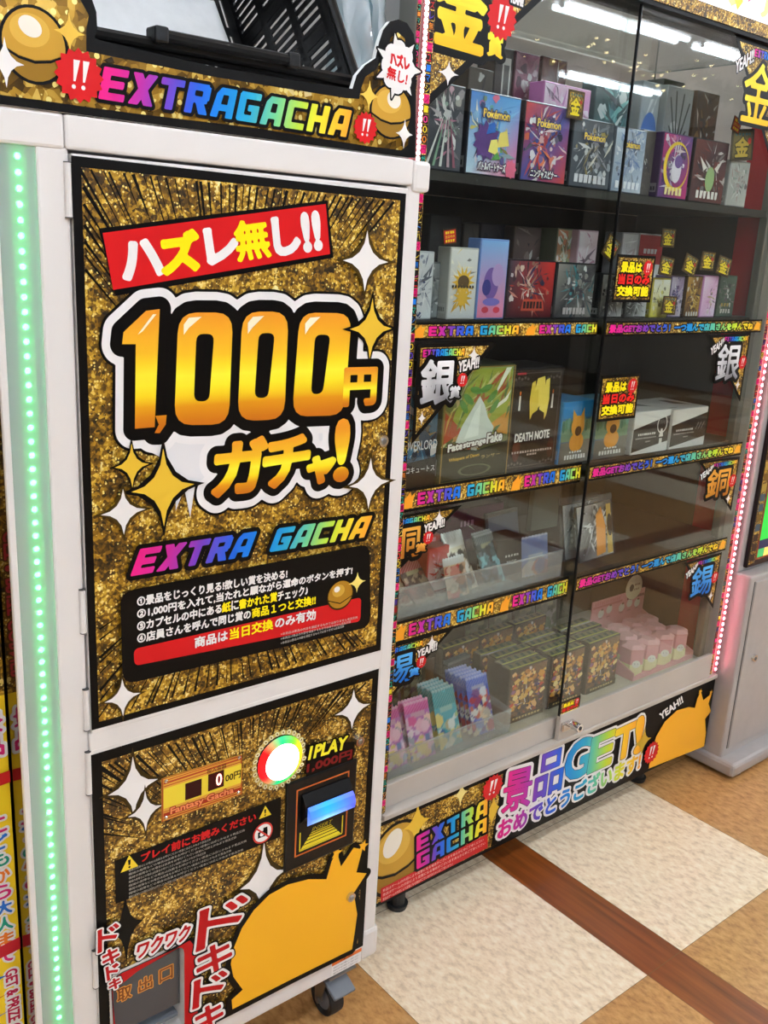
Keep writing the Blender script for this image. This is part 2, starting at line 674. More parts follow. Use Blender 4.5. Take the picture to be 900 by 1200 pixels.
def ell(cx, cz, rx, rz, n=28, rot=0.0):
    return [(cx + rx * cos(2 * pi * i / n) * cos(rot) - rz * sin(2 * pi * i / n) * sin(rot),
             cz + rx * cos(2 * pi * i / n) * sin(rot) + rz * sin(2 * pi * i / n) * cos(rot)) for i in range(n)]


def star4(cx, cz, rx, rz, rot=0.0):
    out = []
    tips = [(rx, 0), (0, rz), (-rx, 0), (0, -rz)]
    for i in range(4):
        a, b = tips[i], tips[(i + 1) % 4]
        out.append(a)
        for t in (0.25, 0.5, 0.75):
            ctrl = ((a[0] + b[0]) * .09, (a[1] + b[1]) * .09)
            out.append((a[0] * (1 - t) ** 2 + ctrl[0] * 2 * t * (1 - t) + b[0] * t * t, a[1] * (1 - t) ** 2 + ctrl[1] * 2 * t * (1 - t) + b[1] * t * t))
    return [(cx + x * cos(rot) - z * sin(rot), cz + x * sin(rot) + z * cos(rot)) for x, z in out]


def burst(cx, cz, r1, r2, n):
    return [(cx + (r1 if i % 2 else r2) * cos(pi * i / n), cz + (r1 if i % 2 else r2) * sin(pi * i / n)) for i in range(2 * n)]


RB = [(230, 34, 130), (196, 44, 150), (112, 64, 186), (40, 96, 216), (24, 130, 214), (40, 164, 204), (110, 200, 140), (186, 220, 60), (244, 214, 50), (250, 166, 48)]


def rainbow(s):
    x = max(0.0, min(1.0, s)) * (len(RB) - 1)
    i = min(int(x), len(RB) - 2)
    return mix(lin(RB[i]), lin(RB[i + 1]), x - i)


def rb(a, b):
    return lambda s, t: rainbow(a + (b - a) * s)


K = lin((10, 8, 7))
WH = lin((238, 234, 230))
RED = lin((205, 28, 30))
YEL = lin((250, 226, 20))


def fan_art(A, a0, b0, a1, b1, pal, seed, n=34, bg=None):
    """abstract printed artwork: a colour ground with shards and blobs thrown from a centre"""
    rnd = random.Random(seed)
    P = [lin(c) for c in pal]
    w, h = a1 - a0, b1 - b0
    c4 = bg or [P[0], P[1 % len(P)], P[0], P[1 % len(P)]]
    c4 = [lin(c) if max(c) > 1 else c for c in c4]
    A.up()
    A.mb.add([A.to3(a0, b0, A.h), A.to3(a1, b0, A.h), A.to3(a1, b1, A.h), A.to3(a0, b1, A.h)], [(0, 1, 2, 3)], A.mat, c4)
    cx, cz = a0 + w * rnd.uniform(.4, .6), b0 + h * rnd.uniform(.45, .6)
    cl = lambda p: (min(max(p[0], a0), a1), min(max(p[1], b0), b1))
    for i in range(int(n * 2.2)):
        c = mix(rnd.choice(P), rnd.choice(P), rnd.random() * .5)
        if i % 9 == 0:
            c = mix(c, (.9, .9, .9), .6)
        elif i % 7 == 0:
            c = mix(c, (.02, .02, .04), .7)
        t = rnd.uniform(0, 2 * pi)
        d = rnd.uniform(.05, .5)
        x, z = cx + cos(t) * d * w, cz + sin(t) * d * h
        if rnd.random() < .55:
            L = rnd.uniform(.05, .22) * h
            q = rnd.uniform(.010, .04) * h
            t2 = t + rnd.uniform(-.9, .9)
            dx, dz = cos(t2), sin(t2)
            pts = [(x - dx * L, z - dz * L), (x - dz * q, z + dx * q), (x + dx * L, z + dz * L), (x + dz * q * .6, z - dx * q * .6)]
        else:
            r = rnd.uniform(.015, .065) * h
            pts = [(x + r * rnd.uniform(.6, 1.3) * cos(k * pi / 4), z + r * rnd.uniform(.6, 1.4) * sin(k * pi / 4)) for k in range(8)]
        pts = [cl(p) for p in pts]
        if i % 6 == 0:
            A.up()
        A.raw(pts, [tuple(range(len(pts)))], c)
    A.up()


def front(y):
    return lambda a, b, h: (a, y - h, b)


def obj_struct(o):
    o['kind'] = 'structure'
    return o


# =================================================================== THE SETTING
def tile_mat(name, c0, c1, c2, rough=0.32):
    m, nt, b = new_mat(name)
    tc = nt.nodes.new('ShaderNodeTexCoord')
    mp = nt.nodes.new('ShaderNodeMapping')
    mp.inputs['Scale'].default_value = (1.0, 0.55, 1.0)
    mp.inputs['Rotation'].default_value = (0, 0, 0.6)
    n = nt.nodes.new('ShaderNodeTexNoise')
    n.inputs['Scale'].default_value = 75
    n.inputs['Detail'].default_value = 4
    n.inputs['Roughness'].default_value = 0.65
    nt.links.new(tc.outputs['Object'], mp.inputs['Vector'])
    nt.links.new(mp.outputs[0], n.inputs['Vector'])
    r = nt.nodes.new('ShaderNodeValToRGB')
    e = r.color_ramp.elements
    e.new(0.5)
    for q, (p, c) in zip(e, ((0.32, c0), (0.5, c1), (0.68, c2))):
        q.position = p
        q.color = lin(c) + (1,)
    nt.links.new(n.outputs['Fac'], r.inputs['Fac'])
    nt.links.new(r.outputs['Color'], b.inputs['Base Color'])
    b.inputs['Roughness'].default_value = rough
    return m


def wood_mat(name, c0, c1):
    m, nt, b = new_mat(name)
    tc = nt.nodes.new('ShaderNodeTexCoord')
    mp = nt.nodes.new('ShaderNodeMapping')
    mp.inputs['Scale'].default_value = (60, 3.5, 10)
    n = nt.nodes.new('ShaderNodeTexNoise')
    n.inputs['Scale'].default_value = 1.0
    n.inputs['Detail'].default_value = 5
    nt.links.new(tc.outputs['Object'], mp.inputs['Vector'])
    nt.links.new(mp.outputs[0], n.inputs['Vector'])
    r = nt.nodes.new('ShaderNodeValToRGB')
    e = r.color_ramp.elements
    e[0].position, e[1].position = 0.3, 0.72
    e[0].color, e[1].color = lin(c0) + (1,), lin(c1) + (1,)
    nt.links.new(n.outputs['Fac'], r.inputs['Fac'])
    nt.links.new(r.outputs['Color'], b.inputs['Base Color'])
    b.inputs['Roughness'].default_value = 0.35
    return m


TBEIGE = tile_mat('cream_mottled_tile', (212, 186, 152), (242, 219, 186), (252, 238, 212))
TTAN = tile_mat('tan_mottled_tile', (156, 108, 58), (188, 138, 82), (204, 156, 100))
TWOOD = wood_mat('brown_wood_strip', (104, 50, 16), (152, 82, 32))
GROUT = plain('tile_joint', (120, 96, 66), 0.8)

RX0, RX1, RY0, RY1, RZ = -3.4, 9.0, -6.4, 2.4, 2.77
fl = MB()
fl.box(RX0, RX1, RY0, RY1, -0.06, -0.0012, GROUT)
# floor cells: a brown strip, then four tiles, repeating along both directions
xs, T, BW = [], 0.4585, 0.1167
x = 1.0298 - 3 * (4 * T + BW)
while x < RX1:
    xs.append((x, x + BW, 'b'))
    for k in range(4):
        xs.append((x + BW + k * T, x + BW + (k + 1) * T, k))
    x += 4 * T + BW
ys = []
y = -1.3785 - 4 * (2 * 0.497 + 2 * T + BW)
while y < RY1:
    ys.append((y, y + BW, 'b'))
    y += BW
    for k in range(4):
        ys.append((y, y + (0.497 if k < 2 else T), k))
        y += 0.497 if k < 2 else T
g = 0.0006
for a0, a1, i in xs:
    for b0, b1, j in ys:
        if a1 < RX0 or a0 > RX1 or b1 < RY0 or b0 > RY1:
            continue
        if i == 'b' or j == 'b':
            m = TWOOD
        else:
            m = TBEIGE if (i in (0, 3)) == (j in (2, 3)) else TTAN
        fl.add([(max(a0 + g, RX0), max(b0 + g, RY0), 0), (min(a1 - g, RX1), max(b0 + g, RY0), 0), (min(a1 - g, RX1), min(b1 - g, RY1), 0), (max(a0 + g, RX0), min(b1 - g, RY1), 0)], [(0, 1, 2, 3)], m)
obj_struct(fl.build('floor'))

CEIL = plain('ceiling_board', (236, 236, 234), 0.8, var=0.02, scale=3)
WALLM = plain('store_wall', (176, 172, 166), 0.7, var=0.04, scale=2)
WALLD = plain('store_wall_dim', (104, 100, 98), 0.7, var=0.2, scale=1.2)
c = MB(); c.box(RX0, RX1, RY0, RY1, RZ, RZ + .06, CEIL); obj_struct(c.build('ceiling'))
c = MB(); c.box(RX0, RX1, RY1, RY1 + .08, -.06, RZ + .06, WALLM); obj_struct(c.build('wall_back'))
c = MB(); c.box(RX0, RX1, RY0 - .08, RY0, -.06, RZ + .06, WALLD); obj_struct(c.build('wall_front'))
c = MB(); c.box(RX0 - .08, RX0, RY0, RY1, -.06, RZ + .06, WALLM); obj_struct(c.build('wall_left'))
c = MB(); c.box(RX1, RX1 + .08, RY0, RY1, -.06, RZ + .06, WALLM); obj_struct(c.build('wall_right'))


# ceiling lights: twin-tube fixtures in rows along x, as the glass mirrors them
def ceiling_light(i, x0, y, place):
    L = 1.2
    t = thing('ceiling_light', (x0 + L / 2, y, RZ), 'white twin-tube ceiling light, %s' % place, 'ceiling light', 'twin-tube ceiling lights')
    b = MB()
    b.rbox(x0, x0 + L, y - .075, y + .075, RZ - .035, RZ, .006, WHITE)
    b.build('housing', t)
    for dy in (-.045, .045):
        q = MB()
        q.cyl((x0 + .03, y + dy, RZ - .055), (x0 + L - .03, y + dy, RZ - .055), .0145, .0145, TUBE, 8)
        q.build('tube', t)
        for xx in (x0 + .015, x0 + L - .03):
            h = MB(); h.rbox(xx, xx + .015, y + dy - .015, y + dy + .015, RZ - .075, RZ - .034, .003, WHITE); h.build('tube_holder', t)


ROWN = {-3.9: 'in the farthest row over the aisle', -2.55: 'in the middle row over the aisle', -1.2: 'in the row nearest before the cabinet', .42: 'in the row above the cabinet'}
ORD = ['first', 'second', 'third', 'fourth', 'fifth', 'sixth', 'seventh', 'eighth']
for y, pl in ROWN.items():
    n_l = 0
    for k in range(8):
        x0 = -2.65 + 1.31 * k
        if y == -3.9:
            if k in (4, 5, 7):
                continue
            if k == 6:
                x0 = 5.52
        ceiling_light(0, x0, y, '%s from left %s' % (ORD[n_l], pl))
        n_l += 1

# tinsel garland hung under the ceiling out in the aisle (the glass mirrors it)
rnd = random.Random(5)
gm = MB()
GARL = plain('green_tinsel', (52, 70, 36), 0.4, metal=0.1, var=0.4, scale=90)
for i in range(2600):
    t = rnd.random()
    c0 = Vector((2.6 + 2.5 * t, -1.85 + .02 * sin(9 * t), 2.36 - .09 * sin(pi * ((t * 3) % 1))))
    d = Vector((rnd.gauss(0, 1), rnd.gauss(0, 1), rnd.gauss(0, 1))).normalized()
    e = d.orthogonal().normalized() * .006
    L = rnd.uniform(.04, .085)
    gm.add([c0 - e, c0 + e, c0 + d * L], [(0, 1, 2)], GARL)
gar = gm.build('tinsel_garland')
tag(gar, 'green tinsel garland with warm fairy lights hung across the aisle ceiling', 'garland')
gl = MB()
for i in range(46):
    t = rnd.random()
    c0 = Vector((2.6 + 2.5 * t, -1.85, 2.36 - .09 * sin(pi * ((t * 3) % 1)))) + Vector((rnd.gauss(0, .04), rnd.gauss(0, .04), rnd.gauss(0, .04)))
    gl.dome(c0, (0, 1, 0), .0042, .0042, FAIRY, 6, 2)
gl.build('fairy_lights', gar)
hg = MB()
for xx in (2.62, 3.43, 4.27, 5.08):
    hg.cyl((xx, -1.85, 2.34), (xx, -1.85, RZ), .0015, .0015, STEEL, 6)
hg.build('hanging_wire', gar)

# =================================================================== GACHA MACHINE (white, left)
XL, XR = -0.0925, 0.5262          # outer left side, right front edge
ZB, ZT = 0.1165, 1.5110
MD = 0.56                         # depth
gacha = thing('capsule_machine', (0.22, 0.28, 0), 'tall white capsule vending machine with gold glitter doors and green light strip', 'vending machine')

b = MB()
# side walls, back, top, bottom and the white front members
b.box(XL + .004, XR, .12, MD, ZB, ZT - .04, WHITE)
b.box(XL + .006, XL + .02, .016, .12, ZB, ZT - .04, WHITE)
b.box(XR - .02, XR, .012, .12, ZB, ZT - .04, WHITE)
b.box(XL + .02, XR - .02, .02, .12, ZB, ZB + .02, WHITE)
b.box(-.0405, -.02, .03, .12, ZB, 1.47, WHITE)
b.rbox(-.0405, -.003, -.0, .03, ZB, 1.476, .003, WHITE)                   # post between light channel and doors
b.rbox(XL, XL + .009, -.0, .007, ZB, 1.476, .002, WHITE)                   # outer left edge
b.rbox(.5005, XR, -.0, .03, ZB + .05, 1.476, .003, WHITE)                 # right post
b.rbox(XR - .03, XR + .004, .004, .03, ZB + .05, 1.47, .003, plain('pale_green_acrylic', (186, 206, 192), 0.2))
b.rbox(-.0075, .507, -.004, .04, 1.4745, ZT, .003, WHITE)                 # top rail
b.rbox(XL - .003, -.0075, -.002, .04, 1.4735, ZT + .001, .004, WHITE)     # left corner cap
b.rbox(.507, .5405, -.006, .05, 1.4665, ZT - .001, .006, WHITE)           # right corner cap
b.rbox(.4945, XR + .007, -.004, .05, ZB, ZB + .064, .008, WHITE)          # right bottom corner cap
b.rbox(-.0425, .4945, -.002, .05, ZB, .155, .003, WHITE)                  # bottom rail
b.box(XL, XR + .005, .03, MD, ZT - .045, ZT, WHITE)
b.build('housing', gacha)
GLOSSB = plain('glossy_dark_side', (92, 80, 70), 0.07, metal=1.0, var=.03)
b = MB(); b.box(XL + .0005, XL + .006, .0072, MD, ZB + .01, 1.47, GLOSSB); b.build('side_panel', gacha)

# green light strip in its channel
b = MB()
b.box(XL + .009, -.0405, .012, .03, ZB, 1.474, plain('channel_back', (150, 160, 152), 0.5))
b.box(-.067, -.047, .0105, .0122, ZB, 1.474, plain('light_tape', (120, 226, 150), 0.5))
b.build('light_channel', gacha)
b = MB()
b.box(XL + .009, -.0405, .0015, .0035, ZB, 1.474, LEDCOVER)
b.build('channel_cover', gacha)
b = MB()
z = 1.4625
while z > ZB + .01:
    b.dome((-.057, .0105, z), (0, -1, 0), .0036, .0022, LEDGREEN, 10, 3)
    z -= .01694
b.build('green_lights', gacha)

# ---- upper door
D0 = plane_y(-.004)
P = lambda u, v: on_y(u, v, -.0045)
ud = MB()
UZ0, UZ1 = 0.741, 1.4665
ud.rbox(-.001, .5003, -.004, .012, UZ0 - .004, UZ1 + .004, .002, WHITE)
upper = ud.build('upper_door', gacha)
ud = MB()
to = front(-.0042)
A = Art(ud, to, PRINT, .0002)
A.poly([P(83, 182), P(476, 227), P(446, 762), P(107.5, 856)], K, BLACK)
GI = [P(95, 196), P(469, 235), P(440.5, 756), P(116, 846)]
A.poly(GI, K, GOLD)


def speed_lines(A, seed, src, dst, n, wid, lo=.25, hi=1.0):
    """thin black wedges of a manga burst: from points along src towards dst"""
    rnd = random.Random(seed)
    A.up()
    for i in range(n):
        t = (i + rnd.uniform(-.4, .4)) / n
        p = Vector(src[0]) * (1 - t) + Vector(src[1]) * t
        q = Vector(dst[0]) * (1 - t) + Vector(dst[1]) * t
        L = rnd.uniform(lo, hi)
        e = p + (q - p) * L
        d = (e - p).normalized()
        w = wid * rnd.uniform(.4, 1.3)
        o = Vector((-d.y, d.x)) * w
        A.raw([tuple(p - o), tuple(p + o), tuple(e)], [(0, 1, 2)], K)


speed_lines(A, 1, (P(97, 198), P(467, 237)), (P(220, 420), P(330, 400)), 40, .0018, .22, .62)
speed_lines(A, 2, (P(97, 210), P(100, 330)), (P(180, 350), P(180, 420)), 9, .002, .3, .8)
speed_lines(A, 3, (P(118, 840), P(438, 752)), (P(220, 690), P(330, 640)), 30, .0015, .3, .8)
speed_lines(A, 4, (P(116, 740), P(117, 830)), (P(190, 690), P(190, 730)), 7, .002, .3, .8)
# red label
A.poly([P(115, 267.7), P(383, 234.6), P(390, 302), P(135, 346.6)], K)
A.poly([P(119.7, 273), P(381, 239), P(386, 297.6), P(132, 339.6)], RED)
LB, LR, LT = P(132, 339.6), P(386, 297.6), P(119.7, 273)


def sub(BL, BR, TL, s0, s1, t0, t1):
    f = lambda s, t: (BL[0] + s * (BR[0] - BL[0]) + t * (TL[0] - BL[0]), BL[1] + s * (BR[1] - BL[1]) + t * (TL[1] - BL[1]))
    return f(s0, t0), f(s1, t0), f(s0, t1)


for ch, s0, s1, t0, t1, cc in (('ハ', .055, .21, .16, .76, WH), ('ズ', .215, .375, .14, .82, YEL), ('レ', .415, .545, .20, .80, WH), ('無', .545, .70, .15, .88, YEL), ('し', .73, .845, .16, .84, WH), ('!!', .875, .955, .15, .86, WH)):
    A.text(ch, *sub(LB, LR, LT, s0, s1, t0, t1), cc, bold=.0018 if ch == '無' else .0035)


def gold_ramp(z0, z1, tilt=0.0):
    st = [(0, (200, 112, 26)), (.16, (220, 146, 26)), (.30, (246, 222, 36)), (.44, (250, 236, 60)), (.52, (246, 216, 40)), (.64, (238, 182, 40)), (1, (230, 148, 40))]

    def f(a, z):
        t = max(0, min(1, (z - z0) / (z1 - z0)))
        for i in range(len(st) - 1):
            if t <= st[i + 1][0]:
                return mix(lin(st[i][1]), lin(st[i + 1][1]), (t - st[i][0]) / (st[i + 1][0] - st[i][0]))
        return lin(st[-1][1])
    return f


# the big price: digits as rounded slabs with slits
ones = [P(*q) for q in ((186, 362), (180, 500), (157, 502), (158, 403), (142, 403), (143.5, 389), (170, 364))]
zer = []
for o, s_ in ((((203, 498), (267, 497), (272, 366), (208, 366)), ((226, 470), (244, 470), (250, 391), (229, 391))),
              (((277, 493), (332, 491), (337, 365), (283, 365)), ((297, 466), (313, 466), (321, 390), (302, 390))),
              (((341, 488), (402, 486), (411, 367), (350, 366)), ((363, 462), (377, 461), (386, 392), (368, 392)))):
    zer.append((rquad([P(*q) for q in o], .026), rquad([P(*q) for q in s_], .010)))
comma = [P(*q) for q in ((181, 487), (194, 486), (193, 497), (186, 507), (180, 507), (185, 497))]
yen = glyphs('円'); YB, YR, YT = P(402, 474), P(437, 472), P(404, 433)
gl_shape = lambda g_, BL, BR, TL: ([(BL[0] + a * (BR[0] - BL[0]) + b_ * (TL[0] - BL[0]), BL[1] + a * (BR[1] - BL[1]) + b_ * (TL[1] - BL[1])) for a, b_ in g_[0]], g_[1])
gacha_chars = [('ガ', P(249, 580), P(306, 572), P(253, 519), 1), ('チ', P(307, 571), P(357, 562), P(311, 517), 1), ('ャ', P(359, 566), P(388, 561), P(361, 538), 1), ('!', P(391, 562), P(404, 560), P(394, 494), 1)]
shp = [tess(ones), tess(comma)] + [tess(o) for o, s_ in zer] + [gl_shape(yen, YB, YR, YT)] + [gl_shape(glyphs(c_), a_, b_, t_) for c_, a_, b_, t_, k_ in gacha_chars]
A.shapes(shp, [(.0295, K)], cell=.0022)
splash = [P(*q) for q in ((150, 500), (240, 500), (400, 470), (395, 520), (250, 545), (246, 575), (228, 566), (222, 606), (215, 572), (205, 598), (205, 570), (190, 574), (180, 545), (196, 540), (165, 524), (178, 520))]
A.poly(splash, lin((226, 224, 224)))
A.shapes(shp, [(.0260, lin((236, 232, 230))), (.0155, K)], cell=.0018)
zs = [P(200, 497)[1], P(200, 366)[1]]
ramp = gold_ramp(*zs)
for o, s_ in zer:
    A.poly(o, ramp, holes=[s_], cuts=10)
A.poly(ones, ramp, cuts=10)
A.poly(comma, ramp, cuts=3)
for q in ([(160, 392), (178, 368), (182, 368), (166, 388)], [(214, 392), (214, 380), (220, 372), (235, 371), (220, 384)], [(289, 391), (289, 378), (295, 371), (308, 370), (294, 384)], [(356, 392), (356, 379), (362, 372), (374, 371), (361, 384)]):
    A.poly([P(*k) for k in q], lin((252, 240, 205)))
r2 = gold_ramp(YB[1], YT[1])
A.shapes([gl_shape(yen, YB, YR, YT)], [], r2, cell=.0011, bold=.0034)
zg = [P(250, 580)[1], P(250, 515)[1]]
r3 = gold_ramp(*zg)
for c_, a_, b_, t_, k_ in gacha_chars:
    A.shapes([gl_shape(glyphs(c_), a_, b_, t_)], [], r3, cell=.0013, bold=.0044)


def pstar(A, P, u, v, ru, rv, col, rim=None):
    c0 = P(u, v)
    rx_ = abs(P(u + ru, v)[0] - c0[0])
    rz_ = abs(P(u, v - rv)[1] - c0[1])
    if rim is not None:
        A.poly(star4(c0[0], c0[1], rx_ * 1.35, rz_ * 1.3), rim)
    A.poly(star4(c0[0], c0[1], rx_, rz_), col)


SG = lin((226, 184, 56))
pstar(A, P, 427, 306, 26, 36, WH, lin((70, 52, 16)))
pstar(A, P, 433, 385, 24, 36, SG, K)
pstar(A, P, 153, 545, 20, 26, SG, K)
pstar(A, P, 190, 571, 36, 46, SG, K)
pstar(A, P, 143, 599, 26, 27, WH, lin((70, 52, 16)))
pstar(A, P, 431, 566, 23, 30, WH, lin((70, 52, 16)))
pstar(A, P, 142, 816, 21, 22, WH, lin((70, 52, 16)))
o9 = [(.0075, K)]
block(A, 'EXTRA', P(152, 673), P(288, 650), P(163, 643), rb(0, .42), o9, .0012)
block(A, 'GACHA', P(314, 645), P(424, 628), P(324, 619), rb(.48, 1), o9, .0012)
# black notice panel
A.poly(rquad([P(142, 801), P(432, 733), P(431, 636), P(138.7, 692.4)], .02), K, BLACK)
A.poly(rquad([P(155.6, 778.7), P(420, 726.7), P(421, 698.7), P(154.7, 759)], .008), RED)
for s_, u0, v0, u1, v1, hh, cc in (('①景品をじっくり見る!欲しい賞を決める!', 159, 709, 334, 676, 11, WH), ('②1,000円を入れて,当たれと願ながら運命のボタンを押す!', 159, 723.6, 410, 672, 11, WH),
                                   ('③カプセルの中にある', 159, 738, 257, 716.5, 11, WH), ('紙', 258, 716.5, 268, 714.5, 11, YEL), ('に', 269, 714, 277, 712, 11, WH), ('書かれた賞', 278, 712.5, 322, 703, 11, YEL), ('チェック♪', 323, 703, 358, 695.6, 11, WH),
                                   ('④店員さんを呼んで同じ賞の', 159, 752, 291, 723, 11, WH), ('商品１つと交換!!', 293, 722.5, 367, 706.7, 11, YEL)):
    A.text(s_, P(u0, v0), P(u1, v1), P(u0, v0 - hh), cc, bold=.00055)
A.text('商品は', P(226, 757.5), P(264, 748.5), P(226, 745.5), WH, bold=.0006)
A.text('当日交換', P(267, 748), P(317, 735.5), P(267, 735.5), YEL, bold=.0006)
A.text('のみ有効', P(320, 735), P(367, 724), P(320, 723), WH, bold=.0006)
A.poly(ell(*P(396, 696), .0255, .0245), lin((60, 40, 8)))
bx = P(396, 696)
A.poly(ell(bx[0], bx[1] + .001, .0235, .0225), lin((172, 124, 34)))
A.poly(ell(bx[0] - .004, bx[1] + .008, .012, .010), lin((206, 160, 60)))
A.poly(ell(bx[0] - .007, bx[1] + .011, .0055, .0048), WH)
A.poly([(bx[0] - .0235, bx[1] - .004), (bx[0], bx[1] - .013), (bx[0] + .0235, bx[1] - .004), (bx[0] + .0235, bx[1] - .0055), (bx[0], bx[1] - .0148), (bx[0] - .0235, bx[1] - .0055)], K)
pstar(A, P, 415.6, 681, 10, 12, lin((250, 226, 120)))
for k in range(3):
    v0 = 732 + k * 5.2
    A.text('※本商品は景品の内容を保証するものではありません返品交換', P(326, v0 + 11), P(416 - 8 * k, v0 - 9), P(326, v0 + 8), lin((200, 196, 188)))
ud.build('poster', upper)
ud = MB()
lk = P(446.5, 516)
ud.cyl((lk[0], -.012, lk[1]), (lk[0], .0, lk[1]), .009, .0105, CHROME, 18)
ud.cyl((lk[0], -.0135, lk[1]), (lk[0], -.012, lk[1]), .004, .0055, STEEL, 14)
ud.build('lock', upper, smooth=False)


def hinge(zc, h, par):
    q = MB()
    q.cyl((-.0058, -.0015, zc - h / 2), (-.0058, -.0015, zc + h / 2), .0042, .0042, WHITE, 12)
    for k in (-.5, .5):
        q.cyl((-.0058, -.0015, zc + h * k), (-.0058, -.0015, zc + h * k + .0012), .0044, .0044, SEAM, 12)
    q.build('hinge', par)


for zc in (1.43, 0.915, .775):
    hinge(zc, .06, upper)

# ---- lower door
ld = MB()
LX0, LX1 = -.0033, .4956
OX0, OX1, OZ0 = .0165, .1325, .176
OZ1 = (P(139, 1137.7)[1] + P(213, 1107.7)[1]) / 2
hole = rquad([(OX0, OZ0), (OX1, OZ0), (OX1, OZ1), (OX0, OZ1)], .016)
slab = [(LX0 - .0003, .15), (LX1 + .001, .15), (LX1 + .001, .7135), (LX0 - .0003, .7135)]
vs_, fs_ = tess(slab, [hole])
for hh in (-.004, .012):
    ld.add([(v[0], hh, v[1]) for v in vs_], fs_, WHITE)
ld.add([(v[0], hh, v[1]) for hh in (-.004, .012) for v in slab], [(i, (i + 1) % 4, 4 + (i + 1) % 4, 4 + i) for i in range(4)], WHITE)
lower = ld.build('lower_door', gacha)
mb_ = MB(); mb_.rbox(-.0035, .5005, -.0035, .03, .7085, .7395, .002, WHITE); mb_.build('middle_rail', gacha)
# outlet cut-out: panel made as pieces round the opening
ld = MB()
A = Art(ld, to, PRINT, .0002)
zb0 = .1530
A.poly([(LX0, zb0), (LX1, zb0), (LX1, .7080), (LX0, .7080)], K, BLACK, holes=[hole])
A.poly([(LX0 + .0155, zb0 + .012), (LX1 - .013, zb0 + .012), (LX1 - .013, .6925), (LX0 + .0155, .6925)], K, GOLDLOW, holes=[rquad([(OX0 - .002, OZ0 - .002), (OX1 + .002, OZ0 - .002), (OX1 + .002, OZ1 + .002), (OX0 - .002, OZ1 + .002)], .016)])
speed_lines(A, 11, (P(118, 898), P(434, 798)), (P(250, 990), P(330, 900)), 42, .0018, .3, .75)
speed_lines(A, 12, (P(116, 900), P(119, 990)), (P(210, 960), P(200, 990)), 9, .002, .3, .7)
for u, v, a_, c_ in ((156, 922, 29, 36), (170, 950, 20, 24), (413, 831, 20, 23), (308, 1030, 26, 44)):
    pstar(A, P, u, v, a_, c_, WH, lin((60, 44, 14)))
pstar(A, P, 147, 1086, 20, 44, K)
# warning notice
A.poly([P(134.8, 1058.8), P(328, 980), P(328.8, 933), P(134, 1008)], lin((30, 24, 22)), BLACK)
A.text('プレイ前にお読みください', P(165, 1010), P(299, 961), P(165, 1000), lin((196, 30, 30)), bold=.0006)


def warn_tri(A, u, v, r):
    c0 = P(u, v)
    A.poly([(c0[0] - r, c0[1] - r * .75), (c0[0] + r, c0[1] - r * .75), (c0[0], c0[1] + r)], lin((238, 206, 50)))
    A.poly([(c0[0] - r * .1, c0[1] - r * .2), (c0[0] + r * .1, c0[1] - r * .2), (c0[0] + r * .16, c0[1] + r * .45), (c0[0] - r * .16, c0[1] + r * .45)], K)
    A.poly(ell(c0[0], c0[1] - r * .45, r * .13, r * .13, 10), K)


warn_tri(A, 151, 1011, .0135)
warn_tri(A, 310, 951, .0115)
for k in range(8):
    v0 = 1021 + k * 4.4
    u1 = (246, 286, 276, 240, 288, 270, 284, 224)[k]
    A.text('機械の故障などの場合は店員をお呼びください返金には応じかねます景品交換', P(150, v0), P(u1, v0 - (u1 - 150) * .385), P(150, v0 - 2.9), lin((176, 170, 160)))
# no-photo sign
c0 = P(307, 975)
A.poly(ell(c0[0], c0[1], .0185, .0185), lin((205, 60, 50)))
A.poly(ell(c0[0], c0[1], .0155, .0155), WH)
A.poly([(c0[0] - .0095, c0[1] - .007), (c0[0] + .0085, c0[1] - .007), (c0[0] + .0085, c0[1] + .004), (c0[0] - .0095, c0[1] + .004)], K)
A.poly([(c0[0] + .0005, c0[1] + .004), (c0[0] + .008, c0[1] + .004), (c0[0] + .008, c0[1] + .009), (c0[0] + .0005, c0[1] + .009)], K)
A.poly(ell(c0[0] - .002, c0[1] - .0015, .0038, .0038), WH)
A.poly([(c0[0] - .0125, c0[1] + .0105), (c0[0] - .0105, c0[1] + .0125), (c0[0] + .0125, c0[1] - .0105), (c0[0] + .0105, c0[1] - .0125)], lin((205, 60, 50)))
# price over the bill slot
A.poly([P(357, 912), P(412, 893), P(414, 868), P(357, 872)], K)
A.text('1PLAY', P(360, 889), P(403, 876), P(363, 874), lin((240, 226, 50)), [(.003, K)], bold=.0012)
A.text('1,000円', P(358, 905), P(410, 888), P(359, 894), lin((120, 26, 26)), [(.003, K)], bold=.001)
# plain sun dome with pointed rays
OR = lin((242, 176, 40))
dome = [P(*q) for q in ((268, 1183), (270, 1170), (283, 1158), (272, 1143), (269, 1128), (273, 1108), (282, 1086), (296, 1065), (314, 1047), (336, 1035), (360, 1029), (381, 1029), (387, 1008), (393, 996), (398, 1014), (413, 992), (423, 994), (416, 1021), (428, 1022), (413, 1045), (417, 1070), (414, 1092), (411, 1111))]
A.shapes([tess(dome + [P(340, 1146)])], [(.010, K)], cell=.003)
A.poly([P(271, 1181)] + dome[1:] + [P(340, 1146)], OR)
for u, v in ((393, 998), (424, 990)):
    c0 = P(u, v)
    A.poly(burst(c0[0], c0[1], .0055, .0125, 5), OR)
